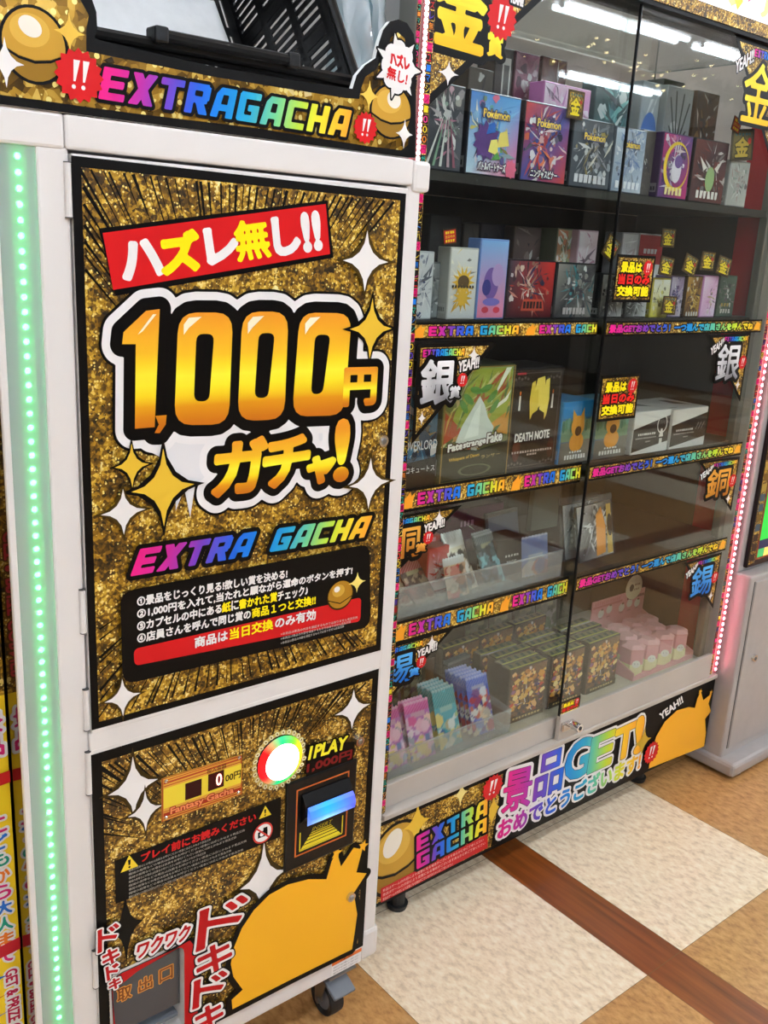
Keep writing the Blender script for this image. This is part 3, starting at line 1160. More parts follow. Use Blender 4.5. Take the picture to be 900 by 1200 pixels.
# red surround of the outlet and its shouting letters
RD = lin((186, 22, 26))
A.poly([P(129, 1158), P(160, 1132), P(223, 1096), P(234, 1108), P(234, 1196), (OX1 + .026, .166), (LX0 + .022, .166)], K, holes=[hole])
A.poly([P(130, 1160), P(160, 1136), P(221, 1100), P(230, 1112), P(230, 1196), (OX1 + .022, .166), (LX0 + .026, .166)], RD, holes=[hole])
wo = [(.0062, K), (.0040, WH)]
A.text('ワクワク', P(158, 1122), P(219, 1098), P(161, 1104), RD, wo, bold=.0012)
for ch, BL_, BR_, TL_ in (('ド', P(228, 1113), P(284, 1090), P(233, 1066)), ('キ', P(228, 1147), P(268, 1132), P(231, 1112)), ('ド', P(224, 1180), P(262, 1165), P(226, 1148)), ('キ', P(226, 1212), P(258, 1199), P(228, 1182))):
    A.text(ch, BL_, BR_, TL_, RD, wo, bold=.0016)
for ch, BL_, BR_, TL_ in (('ド', P(113, 1114), P(137, 1104), P(113, 1088)), ('キ', P(119, 1131), P(138, 1124), P(118, 1113)), ('ド', P(124, 1146), P(138, 1140), P(122, 1131)), ('キ', P(126, 1158), P(139, 1153), P(126, 1146))):
    A.text(ch, BL_, BR_, TL_, RD, [(.0035, K), (.0025, WH)], bold=.001)
ld.build('poster', lower)
# prize outlet: recess with a smoked flap
q = MB()
n_ = len(hole)
ctr = ((OX0 + OX1) / 2, (OZ0 + OZ1) / 2)
rim = [(ctr[0] + (x_ - ctr[0]) * 1.08, ctr[1] + (z_ - ctr[1]) * 1.06) for x_, z_ in hole]
vs = [(x_, -.0065, z_) for x_, z_ in rim] + [(x_, -.0065, z_) for x_, z_ in hole] + [(x_, .09, z_) for x_, z_ in hole]
fs = [(i, (i + 1) % n_, n_ + (i + 1) % n_, n_ + i) for i in range(n_)] + [(n_ + i, n_ + (i + 1) % n_, 2 * n_ + (i + 1) % n_, 2 * n_ + i) for i in range(n_)]
q.add(vs, fs, WHITE)
q.add([(x_, .09, z_) for x_, z_ in hole], [tuple(range(n_))], plain('outlet_back', (70, 70, 74), 0.5))
q.box(OX0 + .004, OX1 - .004, .006, .07, OZ0 + .02, OZ0 + .026, GREYPLASTIC)
q.build('prize_outlet', lower)
q = MB()
q.box(OX0 + .002, OX1 - .002, .004, .0065, OZ0 + .045, OZ1 - .002, SMOKED)
A = Art(q, front(.0038))
for i, ch in enumerate('取出口'):
    a0 = OX0 + .012 + i * .034
    A.text(ch, (a0, OZ1 - .062), (a0 + .022, OZ1 - .062), (a0, OZ1 - .038), lin((120, 66, 30)), [(.0016, lin((220, 150, 70)))], bold=.0004)
q.build('outlet_flap', lower)
# credit display plate
q = MB()
A = Art(q, front(-.006), PRINT, .0006)
pl = [P(188.8, 962.8), P(282.8, 930), P(282.8, 884), P(188.8, 912)]
q.prism(pl, front(-.0052), -.0005, .0012, PRINT, lin((206, 150, 60)))
A.h = .0006
A.poly([(pl[0][0] + (p_[0] - pl[0][0]), p_[1]) for p_ in pl], lin((170, 84, 40)))
shr = lambda k: [((p_[0] - (pl[0][0] + pl[2][0]) / 2) * k + (pl[0][0] + pl[2][0]) / 2, (p_[1] - (pl[0][1] + pl[2][1]) / 2) * k + (pl[0][1] + pl[2][1]) / 2) for p_ in pl]
A.poly(shr(.965), lin((222, 164, 64)))
fr = lambda s0, s1, t0, t1: (lambda a, b_, c_: [a, b_, (b_[0] + c_[0] - a[0], b_[1] + c_[1] - a[1]), c_])(*sub(pl[0], pl[1], pl[3], s0, s1, t0, t1))
for t0, t1, cc in ((.10, .19, (170, 52, 30)), (.04, .075, (180, 80, 40)), (.215, .235, (190, 90, 40)), (.86, .90, (180, 70, 40)), (.93, .95, (180, 70, 40)), (.80, .82, (180, 70, 40))):
    A.poly(fr(.02, .98, t0, t1), lin(cc))
A.poly(fr(.02, .98, .30, .76), lin((232, 206, 60)))
A.poly(fr(.275, .475, .33, .72), lin((54, 14, 14)))
A.poly(fr(.555, .755, .36, .76), lin((58, 10, 10)))
A.text('投入金額', *sub(pl[0], pl[1], pl[3], .54, .78, .78, .90), lin((60, 30, 16)))
A.text('00円', *sub(pl[0], pl[1], pl[3], .775, .97, .44, .62), lin((50, 34, 16)), bold=.0003)
A.text('Fantasy Gacha', *sub(pl[0], pl[1], pl[3], .10, .88, .08, .27), lin((236, 140, 90)), [(.0014, lin((150, 50, 30)))], bold=.0005)
LEDR = emit('red_digit', (1.0, 0.22, 0.16), 3.2)
A.up(); A.up()
A.text('0', *sub(pl[0], pl[1], pl[3], .655, .725, .43, .70), (1, .6, .5), bold=.0004, m=LEDR)
for s_, t_ in ((.05, .08), (.95, .08), (.05, .92), (.95, .92)):
    c0 = sub(pl[0], pl[1], pl[3], s_, 1, t_, 1)[0]
    q.dome((c0[0], -.0068, c0[1]), (0, -1, 0), .0032, .002, CHROME, 10, 3)
q.build('credit_display', lower)
# round start button: lettered ring, coloured glow ring, bright dome
q = MB()
bc = P(326.8, 889.5)
A = Art(q, front(-.0052), PRINT, .0002)
A.poly(burst(bc[0], bc[1], .0485, .051, 26), lin((214, 190, 110)))
rnd = random.Random(3)
for k in range(26):
    t = 2 * pi * k / 26
    r_ = .0465
    A.poly(ell(bc[0] + r_ * cos(t), bc[1] + r_ * sin(t), .0043, .0034, 10, t + .5), lin((246, 240, 200)))
    A.poly(ell(bc[0] + r_ * cos(t), bc[1] + r_ * sin(t), .0024, .0015, 8, t + .5), lin((150, 120, 50)))
q.cyl((bc[0], .0, bc[1]), (bc[0], -.009, bc[1]), .0425, .0415, BLACKP, 32)


def ringcol(j, t):
    t = (t + 0) % (2 * pi)
    return (1, 1, 1)


vs, cs, fs = [], [], []
nn = 48
ax = Vector((0, -1, 0))
for j, (r_, h_) in enumerate(((.0415, .009), (.037, .0135), (.031, .0155))):
    for i in range(nn):
        t = 2 * pi * i / nn
        vs.append((bc[0] + r_ * cos(t), -h_, bc[1] + r_ * sin(t)))
        x_, z_ = cos(t), sin(t)
        stops = [(0, (255, 215, 20)), (55, (90, 220, 40)), (95, (0, 180, 110)), (140, (215, 20, 20)), (215, (225, 20, 30)), (255, (0, 170, 110)), (300, (60, 200, 60)), (345, (250, 215, 20)), (361, (255, 215, 20))]
        d_ = math.degrees(t)
        for k in range(len(stops) - 1):
            if stops[k][0] <= d_ <= stops[k + 1][0]:
                cs.append(mix(lin(stops[k][1]), lin(stops[k + 1][1]), (d_ - stops[k][0]) / (stops[k + 1][0] - stops[k][0])))
                break
for j in range(2):
    fs += [(j * nn + i, j * nn + (i + 1) % nn, (j + 1) * nn + (i + 1) % nn, (j + 1) * nn + i) for i in range(nn)]
GLOW = printed('glowing_ring', 0.2, emission=1.5)
q.add(vs, fs, GLOW, cs)
q.dome((bc[0], -.0155, bc[1]), (0, -1, 0), .031, .006, emit('lit_button', (1, 1, 0.97), 3.5), 36, 5)
q.build('start_button', lower)
# bill acceptor
q = MB()
bp = [P(331, 1022), P(412, 995), P(416, 891), P(335.5, 917)]
bx0, bx1 = bp[0][0], (bp[1][0] + bp[2][0]) / 2
bz0, bz1 = bp[0][1], bp[3][1]
q.rbox(bx0, bx1, -.0105, -.004, bz0, bz1, .003, BLACKP)
A = Art(q, front(-.0106), PRINT, .0002)
wI, hI = bx1 - bx0, bz1 - bz0
ob = lambda e: [(bx0 + wI * .13 + e, bz0 + hI * .14 + e), (bx1 - wI * .12 - e, bz0 + hI * .14 + e), (bx1 - wI * .12 - e, bz1 - hI * .10 - e), (bx0 + wI * .13 + e, bz1 - hI * .10 - e)]
A.poly(ob(0), lin((196, 100, 46)), holes=[ob(.0028)[::-1]])
zc = bz0 + hI * .14 + .010
A.poly([(bx0 + wI * .21, zc), (bx1 - wI * .21, zc), (bx1 - wI * .36, zc + .026), (bx0 + wI * .36, zc + .026)], lin((226, 206, 50)))
for k in (0.25, .5, .72, .88):
    A.poly([(bx0 + wI * (.21 + .15 * k), zc + .026 * k), (bx1 - wI * (.21 + .15 * k), zc + .026 * k), (bx1 - wI * (.21 + .15 * k), zc + .026 * k + .0016), (bx0 + wI * (.21 + .15 * k), zc + .026 * k + .0016)], K)
for sx in (bx0 + wI * .19, bx1 - wI * .20):
    A.poly([(sx, zc), (sx + .0022, zc), (sx + .0022, zc + .034), (sx, zc + .034)], lin((226, 206, 50)))
A.poly([(bx0 + wI * .19, zc - .002), (bx1 - wI * .19, zc - .002), (bx1 - wI * .19, zc), (bx0 + wI * .19, zc)], lin((226, 206, 50)))
A.text('INSERT', (bx0 + wI * .36, zc + .028), (bx1 - wI * .36, zc + .028), (bx0 + wI * .38, zc + .035), lin((200, 180, 60)))
# black hood over the slot
hz = bz0 + hI * .60
hood = [(-.0105, hz + .038), (-.0125, hz + .038), (-.024, hz + .022), (-.024, hz + .002), (-.0105, hz - .016)]
x0_, x1_ = bx0 + wI * .20, bx1 - wI * .13
q.prism([(a_, c_) for a_, c_ in hood], lambda a, b_, h: (x0_ + h, a, b_), 0, x1_ - x0_, BLACK)
q.build('bill_acceptor', lower)
q = MB()
BLUE = printed('blue_glow', 0.2, emission=0.9)
prof = [(-.0242, hz + .019), (-.030, hz + .014), (-.034, hz + .003), (-.032, hz - .008), (-.0242, hz - .015)]
nx = 9
vs, cs, fs = [], [], []
for i in range(nx):
    for (a_, c_) in prof:
        t = i / (nx - 1)
        vs.append((x0_ + .004 + (x1_ - x0_ - .004) * t, a_, c_))
        k = (c_ - (hz - .014)) / .033
        cs.append(mix(mix((0.45, .85, 1.0), (0.01, .30, .95), min(1, k * 1.8)), (0.08, .10, .75), min(1, abs(t - .38) * 1.7)))
for i in range(nx - 1):
    for j in range(4):
        fs.append((i * 5 + j, i * 5 + j + 1, (i + 1) * 5 + j + 1, (i + 1) * 5 + j))
fs += [(0, 1, 2, 3, 4), tuple((nx - 1) * 5 + j for j in range(5))[::-1]]
q.add(vs, fs, BLUE, cs)
q.build('lit_bill_slot', lower)
for u, v in ((418.8, 866.8), (409, 1049)):
    q = MB()
    c0 = P(u, v)
    q.cyl((c0[0], -.013, c0[1]), (c0[0], -.003, c0[1]), .0085, .0105, CHROME, 18)
    q.cyl((c0[0], -.0145, c0[1]), (c0[0], -.013, c0[1]), .004, .005, STEEL, 12)
    q.build('lock', lower)
for zc in (.68, .36):
    hinge(zc, .065, lower)
# caution sticker on the bottom rail
q = MB()
A = Art(q, front(-.0022), PRINT, .0001)
st = [(.4275, .1185), (.4945, .1185), (.4945, .1525), (.4275, .1525)]
A.poly(st, WH)
A.poly([(.4275, .1405), (.4945, .1405), (.4945, .1525), (.4275, .1525)], lin((232, 120, 50)))
A.text('注意', (.446, .1425), (.476, .1425), (.446, .1505), K)
for k in range(3):
    A.text('転倒のおそれあり固定してご使用ください', (.431, .1335 - k * .006), (.488, .1335 - k * .006), (.431, .137 - k * .006), lin((110, 100, 96)))
q.build('caution_sticker', gacha)


def caster(x, y):
    q = MB()
    q.box(x - .03, x + .03, y - .03, y + .03, ZB - .004, ZB - .0005, STEEL)
    q.cyl((x, y, ZB - .012), (x, y, ZB - .004), .02, .02, STEEL, 14)
    for s_ in (-1, 1):
        q.prism([(y - .012, ZB - .012), (y + .028, ZB - .012), (y + .024, .03), (y + .008, .03)], lambda a, b_, h: (x + s_ * .02 + h, a, b_), -.0015, .0015, STEEL)
    c_ = q.build('caster', gacha)
    w = MB()
    yy = y + .014
    prof = [(.012, .022), (.0155, .030), (.0135, .0335), (0, .0345), (-.0135, .0335), (-.0155, .030), (-.012, .022)]
    n = 28
    vs, fs = [], []
    for (a_, r_) in prof:
        for i in range(n):
            t = 2 * pi * i / n
            vs.append((x + a_, yy + r_ * cos(t), .0345 + r_ * sin(t)))
    for j in range(len(prof) - 1):
        fs += [(j * n + i, j * n + (i + 1) % n, (j + 1) * n + (i + 1) % n, (j + 1) * n + i) for i in range(n)]
    w.add(vs, fs, RUBBER)
    w.cyl((x - .011, yy, .0345), (x + .011, yy, .0345), .024, .024, GREYPLASTIC, 24)
    w.cyl((x - .024, yy, .0345), (x + .024, yy, .0345), .006, .006, STEEL, 12)
    w.build('wheel', c_, smooth=False)
    p_ = MB()
    T = Matrix.Translation((x, y - .018, .083)) @ Matrix.Rotation(radians(24), 4, 'X')
    p_.rbox(-.024, .024, -.024, .02, -.004, .004, .003, GREYPLASTIC, T=T)
    p_.build('brake_pedal', c_)


for x, y in ((.452, .025), (.0, .025), (.452, .48), (.0, .48)):
    caster(x, y)

# =================================================================== CUT-OUT SIGN ON TOP OF THE MACHINE
SY = 0.004
P = plane_y(SY - .008)
P1 = lambda u, v: on_y(u, v, SY - .008)
sg = MB()
out = [P1(*q) for q in ((-14, 123.5), (478, 186), (487, 185), (488, 60), (485, 40), (477, 27), (467, 22.5), (457, 25), (449, 35), (444, 50), (440, 68), (428, 76), (418, 88), (413, 104), (405, 103), (330, 92), (250, 78), (180, 62), (117, 47), (111, 44), (114, 33), (113, 14), (106, -6), (92, -20), (40, -30), (-14, -30))]
zbot = ZT + .0012
out = [(a, max(b_, zbot)) for a, b_ in out]
to = lambda a, b_, h: (a, SY - .008 - h, b_)
sg.prism(out, to, -.008, 0, BLACK, edge=WHITEEDGE)
A = Art(sg, to, PRINT, .0002)
gi = [P1(*q) for q in ((-14, 109), (150, 132), (300, 150), (430, 171), (470, 176), (478, 170), (479, 150), (478, 70), (474, 45), (466, 38), (458, 44), (452, 62), (440, 82), (428, 90), (423, 104), (421, 116), (405, 115), (330, 103), (250, 90), (180, 76), (130, 66), (101, 60), (101, 35), (104, 18), (94, 0), (80, -12), (-14, -14))]
A.poly(gi, K, GOLDBIG)


def gold_ball(A, P, u, v, ru, rv, hl, hr):
    c0 = P(u, v)
    r_ = abs(P(u + ru, v)[0] - c0[0])
    rz_ = abs(P(u, v - rv)[1] - c0[1])
    A.poly(ell(c0[0], c0[1], r_ * 1.08, rz_ * 1.07), K)
    A.poly(ell(c0[0], c0[1], r_ * .98, rz_ * .98), lin((150, 112, 36)))
    up_ = [(c0[0] + r_ * .98 * cos(t), c0[1] + rz_ * .98 * sin(t)) for t in [(-.12 + (pi + .24) * k / 20) for k in range(21)]]
    A.poly(up_ + [(c0[0] - r_ * .5, c0[1] - rz_ * .32), (c0[0], c0[1] - rz_ * .40), (c0[0] + r_ * .5, c0[1] - rz_ * .32)], lin((194, 148, 52)))
    A.poly(ell(c0[0] - r_ * .12, c0[1] + rz_ * .38, r_ * .62, rz_ * .45), lin((212, 168, 70)))
    lo_ = [(c0[0] - r_ * 1.02, c0[1] - rz_ * .12), (c0[0] - r_ * .5, c0[1] - rz_ * .34), (c0[0], c0[1] - rz_ * .42), (c0[0] + r_ * .5, c0[1] - rz_ * .34), (c0[0] + r_ * 1.02, c0[1] - rz_ * .12), (c0[0] + r_ * 1.0, c0[1] - rz_ * .20), (c0[0] + r_ * .5, c0[1] - rz_ * .42), (c0[0], c0[1] - rz_ * .5), (c0[0] - r_ * .5, c0[1] - rz_ * .42), (c0[0] - r_ * 1.0, c0[1] - rz_ * .20)]
    A.poly(lo_, K)
    h0 = P(*hl)
    A.poly(ell(h0[0], h0[1], abs(P(hl[0] + hr[0], hl[1])[0] - h0[0]), abs(P(hl[0], hl[1] - hr[1])[1] - h0[1]), 24, -.4), lin((238, 230, 214)))


gold_ball(A, P1, 40, 53, 37, 44, (35, 31), (14, 12))
pstar(A, P1, 81, 38, 18, 23, lin((226, 184, 74)))
pstar(A, P1, 6, 73, 22, 30, WH)
gold_ball(A, P1, 458, 131, 23, 31, (461, 117), (8, 10))
pstar(A, P1, 432, 112, 11, 18, lin((226, 190, 80)))
pstar(A, P1, 473, 157, 10, 18, WH)
# speech burst with its two lines
c0 = P1(466, 79)
A.shapes([tess(ell(c0[0] + .018 * cos(t), c0[1] + .022 * sin(t), .0125, .0125, 14)) for t in [k * pi / 4 for k in range(8)]] + [tess(burst(c0[0], c0[1], .02, .043, 7))], [(.0025, K)], WH, cell=.0012)
A.text('ハズレ', P1(457, 75), P1(479, 83), P1(456, 60), lin((205, 30, 34)), bold=.0011)
A.text('無し!', P1(452, 91), P1(475, 100), P1(454, 77), lin((205, 30, 34)), bold=.0006)


def bang_burst(A, P, u, v, r, n=16, tilt=.18):
    c0 = P(u, v)
    A.poly(burst(c0[0], c0[1], r * .84, r, n), lin((208, 32, 34)))
    for dx in (-.16, .22):
        x_, z_ = c0[0] + dx * r, c0[1]
        A.poly([(x_ - .10 * r + tilt * .5 * r - .04 * r, z_ + .55 * r), (x_ + .12 * r + tilt * .5 * r, z_ + .55 * r), (x_ + .02 * r - tilt * .12 * r, z_ - .22 * r), (x_ - .06 * r - tilt * .12 * r, z_ - .22 * r)], WH)
        A.poly(ell(x_ - .02 * r - tilt * .3 * r, z_ - .42 * r, r * .085, r * .085, 10), WH)


block(A, 'EXTRAGACHA', P1(115, 115), P1(404, 160), P1(122, 79), rb(0, 1), [(.0048, K)], .0008, 24)
bang_burst(A, P1, 92, 89, .0285)
bang_burst(A, P1, 427, 150, .021)
tag(sg.build('cutout_sign'), 'gold and black cut-out sign with rainbow lettering standing on top of the white machine', 'sign')

# =================================================================== SHOPPING BASKET LYING ON THE MACHINE TOP
PLB = BLACKP
A0 = Vector((0, .030, 1.6065))                        # lower rim line
E2 = Vector((0, .53, .848)); E3 = Vector((0, .848, -.53))  # up along the opening; into the basket
bk = thing('shopping_basket', (.19, .2, ZT), 'black plastic shopping basket lying tilted on top of the white machine', 'basket')
bx0_, bx1_, HH, DD = -.045, .418, .300, .185


def bpt(x, e, d):
    return Vector((x, 0, 0)) + A0 + E2 * e + E3 * d


def taper(x, e, d):
    k = d / DD
    xm = (bx0_ + bx1_) / 2
    return bpt(xm + (x - xm) * (1 - .10 * k), HH * .5 + (e - HH * .5) * (1 - .10 * k), d)


def bar(q, p0, p1, w0, t):
    """flat bar between two points of the basket, w0 = half width direction vector, t = half thickness vector"""
    vs = [p + w0 * a + t * b_ for p in (p0, p1) for a, b_ in ((-1, -1), (1, -1), (1, 1), (-1, 1))]
    q.add(vs, [(0, 1, 5, 4), (1, 2, 6, 5), (2, 3, 7, 6), (3, 0, 4, 7), (0, 3, 2, 1), (4, 5, 6, 7)], PLB)


def slotted(q, f, n1, n2, nrm, gap=(.62, .14)):
    """a wall with slots: f(s, t) gives points; n1 rows of n2 slots running along t"""
    th = nrm * .0016
    for i in range(n1 + 1):
        t = i / n1
        w = (f(.5, min(1, t + .02)) - f(.5, max(0, t - .02))).normalized() * (.008 if i in (0, n1) else .007)
        bar(q, f(0, t), f(1, t), w, th)
    for j in range(n2 + 1):
        s_ = j / n2
        w = (f(min(1, s_ + .02), .5) - f(max(0, s_ - .02), .5)).normalized() * (.010 if j in (0, n2) else (.0085 if j % 7 == 0 else .0032))
        bar(q, f(s_, 0), f(s_, 1), w, th)


q = MB(); slotted(q, lambda s_, t: taper(bx1_, HH * s_, .012 + (DD - .012) * t), 3, 21, Vector((1, 0, 0))); q.build('end_wall', bk)
q = MB(); slotted(q, lambda s_, t: taper(bx0_, HH * s_, .012 + (DD - .012) * t), 3, 21, Vector((1, 0, 0))); q.build('end_wall', bk)
q = MB(); slotted(q, lambda s_, t: taper(bx0_ + (bx1_ - bx0_) * s_, 0, .012 + (DD - .012) * t), 3, 35, E2); q.build('long_wall', bk)
q = MB(); slotted(q, lambda s_, t: taper(bx0_ + (bx1_ - bx0_) * s_, HH, .012 + (DD - .012) * t), 3, 35, E2); q.build('long_wall', bk)
q = MB(); slotted(q, lambda s_, t: taper(bx0_ + (bx1_ - bx0_) * s_, HH * t, DD), 4, 35, E3); q.build('bottom', bk)
q = MB()
for e in (0, HH):
    q.tube([bpt(bx0_ - .006, e, .0), bpt(bx1_ + .006, e, .0)], .0065, PLB)
    q.tube([bpt(bx0_ - .006, e, .014), bpt(bx1_ + .006, e, .014)], .004, PLB)
for x_ in (bx0_ - .006, bx1_ + .006):
    q.tube([bpt(x_, 0, 0), bpt(x_, HH, 0)], .0065, PLB)
    q.tube([bpt(x_, 0, .014), bpt(x_, HH, .014)], .004, PLB)
    bar(q, bpt(x_, 0, .007), bpt(x_, HH, .007), E3 * .008, Vector((.0012, 0, 0)))
q.build('rim', bk)
q = MB()
hy = bpt(0, .004, -.010)
q.tube([(.118, hy.y, hy.z), (.145, hy.y - .004, hy.z - .001), (.285, hy.y - .004, hy.z - .001), (.312, hy.y, hy.z)], .0075, PLB, 10)
for x_ in (.112, .300):
    q.rbox(x_, x_ + .018, hy.y - .010, hy.y + .018, hy.z - .010, hy.z + .009, .003, PLB)
q.build('carry_handle', bk)

# white foam sheet lining the basket
q = MB()
xs_ = [bx0_ + .036 + (.368 - bx0_ - .036) * i / 22 for i in range(23)]
prof = [(.006, .05), (.011, .10), (.016, .135), (.030, .163), (.075, .170), (.10, .166), (.130, .170), (.146, .160), (.160, .169), (.205, .170), (.248, .169)]
vs, fs = [], []
for i, x_ in enumerate(xs_):
    for j, (e, d) in enumerate(prof):
        k = .0012 * sin(x_ * 40 + j * 2.1)
        vs.append(bpt(x_ - .06 * e * max(0, i - 18) / 4, e + k + .006, d))
m_ = len(prof)
for i in range(len(xs_) - 1):
    for j in range(m_ - 1):
        fs.append((i * m_ + j, (i + 1) * m_ + j, (i + 1) * m_ + j + 1, i * m_ + j + 1))
q.add(vs, fs, FOAM)
fo = q.build('foam_sheet', smooth=True)
sm = fo.modifiers.new('thickness', 'SOLIDIFY'); sm.thickness = .002; sm.offset = 1
tag(fo, 'sheet of white packing foam lining the tilted black basket', 'foam sheet')


def plastic_bag(x0, x1, y, z0, z1, seed, label):
    """a limp clear bag standing behind the basket"""
    rnd = random.Random(seed)
    q = MB()
    n, m_ = 18, 12
    vs, fs = [], []
    for j in range(m_):
        t = j / (m_ - 1)
        for i in range(n):
            a = 2 * pi * i / n
            rx_ = (x1 - x0) / 2 * (1 - .12 * t + .06 * sin(5 * t + seed))
            ry_ = .035 * (1 - .5 * t) * (1 + .35 * sin(3 * a + 6 * t + seed)) + .006 * rnd.random()
            vs.append(((x0 + x1) / 2 + rx_ * cos(a) + .006 * rnd.gauss(0, 1), y + ry_ * sin(a), z0 + (z1 - z0) * t))
    for j in range(m_ - 1):
        fs += [(j * n + i, j * n + (i + 1) % n, (j + 1) * n + (i + 1) % n, (j + 1) * n + i) for i in range(n)]
    fs.append(tuple(range(n))[::-1])
    q.add(vs, fs, BAGMAT)
    tag(q.build('plastic_bag', smooth=True), label, 'bag', 'limp plastic bags behind the basket')


plastic_bag(.468, .535, .16, ZT + .001, 1.86, 1, 'pale blue plastic bag nearer the basket, standing on the machine')
plastic_bag(.545, .598, .20, ZT + .001, 1.87, 2, 'pale blue plastic bag nearer the glass cabinet, standing on the machine')

# =================================================================== GLASS DISPLAY CABINET
CX0, CX1, CYF, CYB = .612, 1.836, .1334, .565
PXR, PXL = .1325, .1495            # outer faces of the right and left panes
SHZ = [1.516, 1.264, .953, .695]   # shelf tops
FLZ = .343
cab = thing('display_cabinet', (1.224, .35, 0), 'tall glass prize cabinet with two sliding doors, pink light strips and printed gold bands', 'cabinet')
q = MB(); q.box(CX0 + .004, CX1 - .004, CYF + .034, CYB, .0785, FLZ - .012, DARKGREY); q.box(CX0 + .004, CX1 - .004, CYF + .008, CYF + .034, .0785, .284, DARKGREY); q.build('base', cab)
q = MB(); q.box(CX0 + .03, CX1 - .03, CYF + .03, CYB - .003, FLZ - .012, FLZ, BASEFLOOR); q.build('cabinet_floor', cab)
for x_, y_ in ((.7465, .185), (1.628, .20), (.7465, .5), (1.628, .5)):
    f = MB(); f.cyl((x_, y_, 0), (x_, y_, .012), .021, .024, RUBBER, 18); f.cyl((x_, y_, .012), (x_, y_, .079), .017, .017, RUBBER, 14); f.build('foot', cab)
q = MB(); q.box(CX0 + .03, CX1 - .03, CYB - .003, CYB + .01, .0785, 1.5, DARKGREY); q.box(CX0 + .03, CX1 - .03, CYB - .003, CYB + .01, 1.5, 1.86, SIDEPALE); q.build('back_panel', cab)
q = MB(); q.box(CX0 + .004, CX0 + .022, CYF + .04, CYB + .01, .0785, 1.86, GREYPAINT); q.build('side_panel', cab)
q = MB()
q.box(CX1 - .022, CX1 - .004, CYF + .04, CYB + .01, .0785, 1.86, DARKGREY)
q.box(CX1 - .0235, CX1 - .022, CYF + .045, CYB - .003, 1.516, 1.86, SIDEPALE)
q.box(CX1 - .0255, CX1 - .0235, CYF + .045, CYF + .125, FLZ, 1.79, REDBOARD)
q.build('side_panel', cab)
q = MB(); q.box(CX0 + .004, CX1 - .004, .21, CYB + .01, 1.862, 1.868, GLASS); q.build('top_panel', cab)
for z_ in SHZ:
    q = MB()
    q.box(CX0 + .024, CX1 - .026, .166, CYB - .004, z_ - .014, z_, SHELF)
    q.box(CX0 + .024, CX1 - .026, .163, .166, z_ - .016, z_, SHELF)
    q.build('shelf', cab)
# posts
q = MB()
q.rbox(CX0, .650, CYF, CYF + .045, .285, 1.86, .003, ALUD); q.build('post', cab)
q = MB()
q.rbox(1.7965, CX1, CYF, CYF + .045, .285, 1.86, .003, ALU)
q.rbox(1.772, 1.7965, CYF + .022, CYF + .045, .35, 1.86, .003, ALUD); q.build('post', cab)
# bottom track under the panes
q = MB(); q.rbox(CX0 + .03, CX1 - .003, CYF - .008, CYF + .04, .285, .2965, .002, ALU); q.build('track', cab)
DECO = [(230, 60, 140), (90, 60, 190), (30, 120, 220), (40, 180, 150), (230, 210, 40), (240, 140, 40), (214, 40, 40)]


def deco_strip(x0, x1, z0, z1, y, seed):
    """narrow printed edging: gold with a running band of coloured lettering"""
    q = MB()
    A = Art(q, front(y), PRINT, .0004)
    A.poly([(x0, z0), (x1, z0), (x1, z1), (x0, z1)], K, GOLDFINE)
    chars = '景品ゲットハズレ無しニューマシン1000円ガチャ'
    rnd = random.Random(seed)
    z_ = z1 - .004
    w = x1 - x0
    k = 0
    while z_ > z0 + .02:
        h = w * 1.15
        c_ = rnd.choice(DECO)
        A.poly([(x0 + w * .06, z_ - h), (x1 - w * .06, z_ - h), (x1 - w * .06, z_ - h * .1), (x0 + w * .06, z_ - h * .1)], lin((24, 18, 20)) if k % 5 else lin((214, 30, 110)))
        A.text(chars[k % len(chars)], (x0 + w * .16, z_ - h * .9), (x1 - w * .16, z_ - h * .9), (x0 + w * .16, z_ - h * .2), lin(c_) if k % 5 else lin((120, 10, 50)))
        A.h = .0004 + EPS
        z_ -= h * 1.02
        k += 1
    q.build('printed_edging', cab)


deco_strip(.6125, .6205, .30, 1.86, CYF, 1)
deco_strip(.6365, .6495, .30, 1.86, CYF, 2)
deco_strip(1.7975, 1.8115, .30, 1.86, CYF, 3)


def led_strip(x, z0, z1, mat_, w, pitch, y):
    q = MB()
    q.rbox(x - w / 2, x + w / 2, y - .004, y, z0, z1, .0015, clear('light_sleeve_%d' % int(x * 100), (1, .75, .78), .1, milky=.35, scat=(.8, .35, .4)))
    z_ = z1 - .01
    while z_ > z0 + .005:
        q.dome((x, y - .0042, z_), (0, -1, 0), w * .36, .0028, mat_, 8, 3)
        z_ -= pitch
    return q.build('light_strip', cab)


led_strip(.6285, .30, 1.86, LEDWHITE, .0115, .0085, CYF)
led_strip(1.8215, .30, 1.86, LEDPINK, .012, .0167, CYF)

